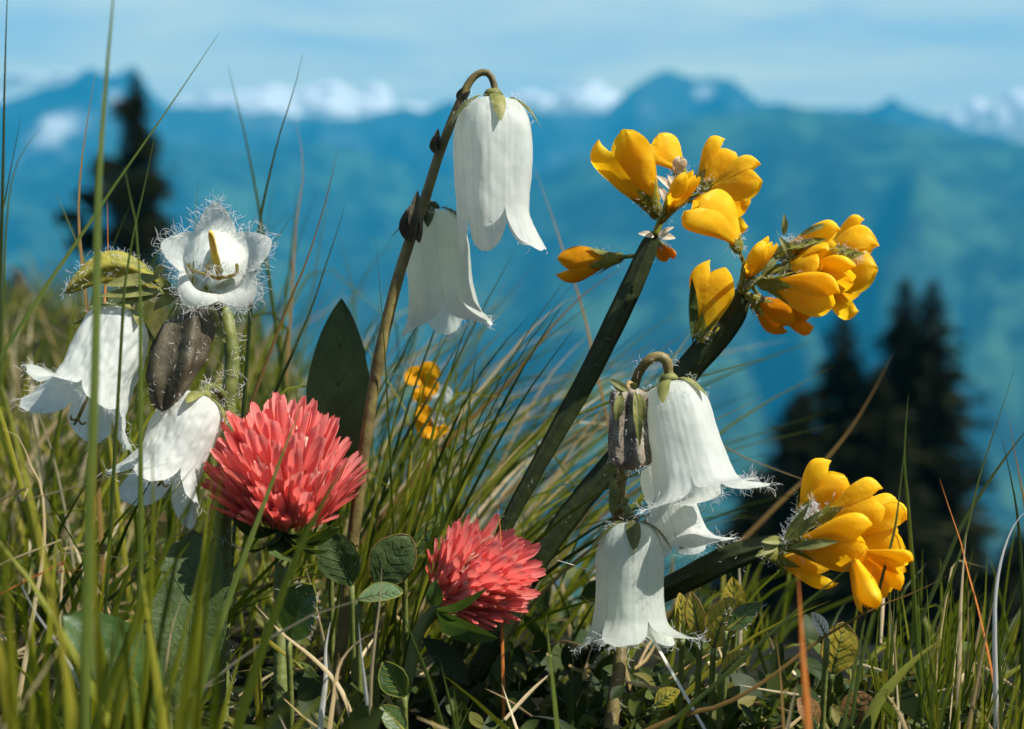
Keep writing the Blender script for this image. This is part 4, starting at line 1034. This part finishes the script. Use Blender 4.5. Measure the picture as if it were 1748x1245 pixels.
H("dry_straw", "thin pale straw lying level below the hanging bells", "grass", DS, [(258, 958), (200, 952), (140, 944), (80, 946), (26, 952)], 8, 'g_straw', .25)
H("dry_straw", "orange-brown straw lying level just under the pale level one", "grass", DS, [(232, 986), (190, 976), (140, 972), (90, 978), (40, 994)], 8, 'g_orange', .248)
H("dry_straw", "bent golden straw looping down through the grass by the picture edge", "grass", DS, [(4, 732), (34, 748), (50, 790), (70, 830), (76, 900), (72, 960), (60, 1030)], 8, 'g_straw', .25)
H("dry_straw", "white straw scrap pointing at the nodding bell from the smaller clover", "grass", DS, [(950, 956), (980, 965), (1020, 978), (1060, 995), (1080, 1030)], 7, 'g_white', .268)
H("dry_straw", "thin orange sliver standing beside the smaller clover's top", "grass", DS, [(850, 862), (853, 890), (855, 930), (856, 990)], 6, 'g_orange', .272)
H("dry_stalk", "stiff brown blade tip upright by the orange blade's foot", "grass", DS, [(1325, 1088), (1330, 1130), (1334, 1180), (1338, 1245)], 8, 'g_brown', .245)
H("grass_blade", "thin dark blade with its tip just below the big white bell's torn lip", "grass", GB, [(880, 425), (850, 480), (815, 545), (780, 615), (745, 690), (700, 770), (660, 840)], 8, 'g_dark', .32)
H("grass_blade", "thin dark blade ending at the frilled lip of the shaded bell", "grass", GB, [(803, 548), (780, 592), (755, 635), (725, 690), (690, 750), (650, 830)], 8, 'g_dark', .31)
H("grass_blade", "long silvery-topped blade leaning far over beneath the shaded side blossom", "grass", GB, [(1062, 458), (1000, 500), (940, 560), (880, 640), (820, 700), (760, 760), (680, 850)], 10, 'g_brown', .34)
H("grass_blade", "arching blade with whitish seed tip leaning over the slope", "grass", GB, [(990, 502), (950, 525), (900, 570), (850, 630), (800, 690), (730, 780), (650, 880)], 9, 'g_straw', .36)
H("dry_stalk", "faint bent stalk hanging between the big bell and the shaded side blossom", "grass", DS, [(912, 285), (930, 335), (948, 385), (962, 430), (980, 480), (1000, 550), (1020, 640)], 7, 'g_brown', .36)

# ---- masses of grass nobody could count
gm = MB(); sm_ = MB()
def wild(mb, b, length, lean, w_, bendk=.35, n=8, snap=.10):
    """b base point, lean = horizontal lean vector (x, y) as a share of the length"""
    up = V((lean[0], lean[1], 1)).normalized(); c = V((lean[0] * random.uniform(.3, 1.6) + random.gauss(0, .15), lean[1] + random.gauss(0, .15), -abs(random.gauss(0, .25)))) * bendk
    pts = [b, b + up * length * .4, b + up * length * .72 + c * length * .28, b + up * length * .92 + c * length * .75]
    if random.random() < snap:      # snapped over
        k = pts[2]; dn = V((random.gauss(.5, .5), random.gauss(0, .4), random.uniform(-.6, .3))).normalized()
        pts = [b, pts[1], k, k + dn * length * .06 + up * length * .01, k + dn * length * .34]; n = max(n, 12)
    blade(mb, pts, w_, None, random.uniform(-.8, .8), n=n)
def to_base(px, py, d):
    q = P(px, py, d); return V((q.x, q.y, gh(q.x, q.y) - .003))
# fine bundle leaning over between arching stem and winged stems
for _ in range(230):
    d = random.uniform(.30, .55); q = P(random.uniform(520, 900), random.uniform(900, 1100), d); b = V((q.x, q.y, gh(q.x, q.y) - .004))
    wild(gm if random.random() < .85 else sm_, b, random.uniform(.05, .115) * (d / .4) ** .5, (random.gauss(.58, .25), random.gauss(0, .15)), random.uniform(.0005, .0011), .5, 12)
for _ in range(60):
    d = random.uniform(.28, .40); q = P(random.uniform(430, 720), 1000, d); b = V((q.x, q.y, gh(q.x, q.y) - .004))
    wild(gm, b, random.uniform(.08, .12), (random.gauss(.28, .2), random.gauss(0, .1)), random.uniform(.0005, .0010), .3, 12)
# the dense sward on one side
for _ in range(520):
    d = random.uniform(.24, .75); x = random.uniform(-80, 560)
    if x > 280 and d < .31: continue
    q = P(x, 900, d); b = V((q.x, q.y, gh(q.x, q.y) - .004))
    wild(gm if random.random() < .8 else sm_, b, random.uniform(.035, .085) * (1 + .35 * (d > .4)), (random.gauss(.12, .35), random.gauss(0, .2)), random.uniform(.0006, .0014), .4, 10)
for _ in range(46):
    d = random.uniform(.28, .5); q = P(random.uniform(-60, 520), 900, d); b = V((q.x, q.y, gh(q.x, q.y) - .004))
    wild(gm, b, random.uniform(.10, .15), (random.gauss(.12, .22), random.gauss(0, .1)), random.uniform(.0006, .0012), .3, 12)
# blurred blades close to the lens
for _ in range(64):
    d = random.uniform(.165, .235); x = random.uniform(-60, 340) if random.random() < .95 else random.uniform(340, 420); q = P(x, 1400, d); b = V((q.x, q.y, gh(q.x, q.y) - .004))
    top = P(x, random.choice([620, 760, 850, 950, 1030, 1080]) + random.uniform(-80, 100) + max(0, x - 300) * .9, d)
    wild(gm, b, max(.02, top.z - b.z), (random.gauss(.06, .16), random.gauss(0, .1)), random.uniform(.0009, .0019), .2, 12, 0)
# stiff clump by the other edge
for _ in range(260):
    d = random.uniform(.232, .33); x = random.choice([random.uniform(1420, 1790), random.gauss(1660, 60), random.gauss(1560, 40), random.uniform(1600, 1790)])
    q = P(x, 1260, d); b = V((q.x, q.y, gh(q.x, q.y) - .004))
    wild(gm if random.random() < .86 else sm_, b, random.uniform(.012, .048) * (1 if x > 1500 else .6), (random.gauss(.10, .16), random.gauss(0, .12)), random.uniform(.0005, .0009), .12, 10)
for _ in range(60):
    d = random.uniform(.30, .50); q = P(random.uniform(960, 1330), 1100, d); b = V((q.x, q.y, gh(q.x, q.y) - .004))
    wild(gm if random.random() < .85 else sm_, b, random.uniform(.02, .05), (random.gauss(.3, .3), random.gauss(0, .2)), random.uniform(.0006, .0011), .4, 9)
# the meadow as far as its brow, and a little over it
for _ in range(5200):
    y = .22 + 1.9 * random.random() ** 1.5; x = random.uniform(-1, 1) * (.12 + y * .55) - .05 * y
    if y > crest(x) + (.5 if x < 0 else .12): continue
    b = V((x, y, gh(x, y) - .004))
    if -.075 < x < .09 and y < .36 and random.random() < .72: continue
    if x > .03 and y > .40 and random.random() < .85: continue
    if x > .05 and y > .36 and random.random() < .5: continue
    tall = 1 + .8 * max(0, y - .5) * (1 if x < 0 else 0)
    wild(gm if random.random() < .82 else sm_, b, random.uniform(.014, .045 if x < .05 else .026) * tall, (random.gauss(.15, .4), random.gauss(0, .3)), random.uniform(.0006, .0015) * (1 + y * .7), .45, 7)
# low sward under the flowers, behind and around the camera too
for _ in range(1500):
    y = random.uniform(-.15, .34); x = random.uniform(-.2, .2)
    if y < .17 and abs(x) < .10: continue
    if y > .2 and -.07 < x < .07 and random.random() < .6: continue
    b = V((x, y, gh(x, y) - .003))
    wild(gm if random.random() < .75 else sm_, b, random.uniform(.006, .022), (random.gauss(.1, .5), random.gauss(0, .4)), random.uniform(.0005, .0011), .5, 6)
tag(gm.build("grass", M['grass']), kind="stuff", label="green alpine grass growing all over the brow of the meadow")
# dead stalks lying about
for _ in range(520):
    y = random.uniform(.20, .55); x = random.uniform(-.55, .5) * y; a = random.uniform(0, PI); L_ = random.uniform(.006, .022)
    if x > .03 and y > .30: continue
    z = gh(x, y) + random.uniform(.0, .016); dv = V((math.cos(a), math.sin(a) * .6, random.gauss(.1, .35))).normalized()
    p0 = V((x, y, z)); blade(sm_, [p0, p0 + dv * L_ * .5 + V((0, 0, random.gauss(0, .001))), p0 + dv * L_], random.uniform(.0004, .0010), None, .5, n=6)
tag(sm_.build("dry_grass", M['straw']), kind="stuff", label="dead straw-coloured grass mixed through the green sward")
# low leafy ground cover
gc = MB(); gm2 = MB()
for _ in range(4200):
    y = .20 + .40 * random.random() ** 1.3; x = random.uniform(-.62, .62) * y
    if x > .03 and y > .305: continue
    z = gh(x, y) + random.uniform(.0, .020) * random.random()
    big = random.random() < .12 and .22 < y < .34
    if x > .02: z -= .004
    a = random.uniform(0, 2 * PI); el = random.gauss(.35, .45); L_ = random.uniform(.003, .0085) if not big else random.uniform(.008, .014)
    dv = V((math.cos(a) * math.cos(el), math.sin(a) * math.cos(el), math.sin(el))); b = V((x, y, z))
    leaf_mesh(gc, b, b + dv * L_, L_ * random.uniform(.32, .6), V((random.gauss(0, .5), random.gauss(-.4, .4), .8)), random.uniform(-.1, .12), random.uniform(0, .35), (.5, random.uniform(.6, 1)), 0, 5, 4)
for _ in range(1500):
    d = random.uniform(.215, .30); q = P(random.uniform(760, 1640), 1200, d); x, y = q.x, q.y
    z = gh(x, y) + random.uniform(.0, .014) * random.random()
    a = random.uniform(0, 2 * PI); el = random.gauss(.5, .5); L_ = random.uniform(.003, .0085)
    dv = V((math.cos(a) * math.cos(el), math.sin(a) * math.cos(el), math.sin(el))); b = V((x, y, z))
    leaf_mesh(gc, b, b + dv * L_, L_ * random.uniform(.30, .55), V((random.gauss(0, .5), random.gauss(-.5, .4), .7)), random.uniform(-.1, .12), random.uniform(0, .35), (.5, random.uniform(.6, 1)), 0, 5, 4)
for _ in range(420):
    d = random.uniform(.225, .30); q = P(random.uniform(780, 1560), 1240, d); b = V((q.x, q.y, gh(q.x, q.y) - .003))
    wild(gm2, b, random.uniform(.005, .017), (random.gauss(.15, .4), random.gauss(0, .3)), random.uniform(.0005, .0009), .4, 7)
tag(gc.build("ground_cover", M['cover']), kind="stuff", label="low tangle of small leaves over the dark soil")

tag(gm2.build("short_grass", M['grass']), kind="stuff", label="short young grass between the leaves under the yellow blossoms")
# ---------------------------------------------------------------- small flowers in the sward
def small_flower(label, px, py, d, petals, stemlean, group=None, cat="wildflower", name="small_flower"):
    c = P(px, py, d); foot = V((c.x + stemlean, c.y, gh(c.x, c.y) - .002))
    r = empty(name, foot, label, cat, group)
    mb = MB(); mb.tube(catmull([foot, foot.lerp(c, .6) + V((.001, 0, .001)), c], 12), .0004, 6); mb.build("stem", M['stem_green'], r)
    for (dx, dy, w_, m) in petals:
        mb = MB(); leaf_mesh(mb, c, c + V((wpx(dx, d), random.uniform(-.002, .001), -wpx(dy, d))), wpx(w_, d), V((random.gauss(0, .3), -1, .3)), .1, .2, (.65, .5), .06)
        mb.build("petal", M[m], r)
    return r
small_flower("small yellow blossom half hidden in grass below the shaded bell", 725, 655, .335, [(-32, -20, 34, 'orange'), (18, -36, 36, 'orange'), (22, 14, 30, 'orange'), (-8, 34, 32, 'orange')], .004, "small yellow blossoms")
small_flower("lower small yellow blossom with a white petal scrap, deeper in the grass", 740, 725, .33, [(-26, -32, 28, 'orange'), (-30, 10, 36, 'orange'), (10, 22, 40, 'orange'), (14, -20, 26, 'g_white')], .004, "small yellow blossoms")
small_flower("small bluish-white blossom next to the two yellow ones in the grass", 752, 678, .345, [(-16, -16, 26, 'petal_shaded'), (20, -10, 28, 'petal_shaded'), (8, 18, 26, 'petal_shaded'), (-14, 12, 24, 'petal_shaded')], .003)

# ================================================================== spruces
M['needles'] = leafy("spruce_needles", [(0, (.005, .008, .003)), (.6, (.014, .019, .006)), (1, (.040, .046, .012))], 1.5, .8, .12, None, 0, island=.6, spec=.1)
M['bark'] = leafy("spruce_bark", [(0.2, (.03, .022, .015)), (.8, (.07, .05, .035))], 3, .8, 0, None, 0)
def spruce(label, px, py_top, dist, height, spread, seed, gaps=0.0, extra=()):
    r_ = random.Random(seed)
    top = P(px, py_top, dist); foot = V((top.x, top.y, top.z - height))
    root = empty("spruce_tree", foot, label, "tree", "dark spruces down the slope")
    mb = MB(); mb.tube([foot + V((0, 0, -1)), foot + V((0, 0, height * .5)), top], [height * .018, height * .011, .02], 8); mb.build("trunk", M['bark'], root)
    mb = MB(); z = .12
    def clump(p, s, dv):
        for _ in range(2):
            a = V((r_.gauss(0, 1), r_.gauss(0, 1), r_.gauss(0, .5))).normalized(); b = (dv + a * .5).normalized(); c = a.cross(b)
            if c.length < .05: continue
            c.normalize(); p0 = p + a * s * .4
            mb.add([p0 - b * s, p0 + c * s * .32, p0 + b * s, p0 - c * s * .32], [(0, 1, 2, 3)])
    while z < height * .97:
        s = z / height; rad = spread * (s ** .85) * r_.uniform(.7, 1.2) + .05; ck = min(1, .3 + s * 6)
        nb = max(4, int(7 + rad * 3.0))
        for k in range(nb):
            if r_.random() < gaps: continue
            a = 2 * PI * (k + r_.random()) / nb; L_ = rad * r_.uniform(.6, 1.2)
            dv = V((math.cos(a), math.sin(a), -.25 - .25 * s)); p0 = V((top.x, top.y, top.z - z))
            m = max(3, int(L_ / .16))
            for i in range(m):
                t = (i + .5) / m; pos = p0 + dv * L_ * t + V((0, 0, .25 * L_ * t * t))
                for _ in range(2):
                    clump(pos + V((r_.gauss(0, .1), r_.gauss(0, .1), r_.gauss(0, .06))) * (L_ * .45 + .05), (.10 + .10 * r_.random() + .05 * rad) * ck, dv)
        z += (.10 + .16 * rad) * (.5 + .5 * ck)
    for (ex, ey, er) in extra:
        c = P(ex, ey, dist + r_.uniform(-.3, .3)); R_ = wpx(er, dist)
        q = V((top.x, top.y, c.z + .3)); m = 26
        for i in range(m):
            t = i / m; clump(q.lerp(c, t) + V((r_.gauss(0, .1), r_.gauss(0, .1), r_.gauss(0, .08))), .14, (c - q).normalized())
        for _ in range(int(150 * (er / 25))):
            v = V((r_.gauss(0, .5), r_.gauss(0, .5), r_.gauss(0, .4))) * R_; clump(c + v, .15, V((1, 0, -.2)))
    mb.build("crown", M['needles'], root)
    return root
spruce("lone dark spruce rising above the ridge line behind the open white flower", 230, 118, 36, 15, 2.1, 1, .12, extra=[(222, 190, 26), (245, 260, 26), (180, 290, 24), (255, 318, 30), (150, 340, 20), (215, 330, 40), (118, 372, 16), (240, 400, 50), (150, 410, 26)])
spruce("slim dark tree half hidden behind the tall pointed leaf", 425, 520, 34, 9, 1.3, 2, .1)
spruce("small dark tree top at the picture edge behind the dense grass", 30, 452, 33, 9, 1.9, 8, .05)
spruce("dark spruce with the tallest paired top, its twin close beside it", 1546, 470, 38, 15, 4.2, 3, .04)
spruce("dark spruce with a slender top standing close to its taller twin", 1594, 474, 37, 15, 3.7, 4, .04)
spruce("broad dark spruce with a lower top, under the densest yellow cluster", 1440, 528, 39, 14, 5.4, 5, .05)
spruce("shorter dark spruce between the nodding bells and the broad spruce", 1368, 660, 36, 10, 4.0, 9, .05)
spruce("lowest dark spruce behind the short bellflower, mostly hidden by grass", 1295, 800, 35, 8, 3.6, 6, .06)
spruce("low dark spruce filling the gap under the twin tops", 1500, 620, 34, 10, 4.0, 10, .05)
spruce("low dark spruce showing beside the stiff grass, outside the twin tops", 1650, 890, 33, 8, 3.2, 12, .05)
spruce("lowest dark spruce by the picture edge behind the stiff grass", 1740, 900, 32, 7, 3.6, 13, .05)
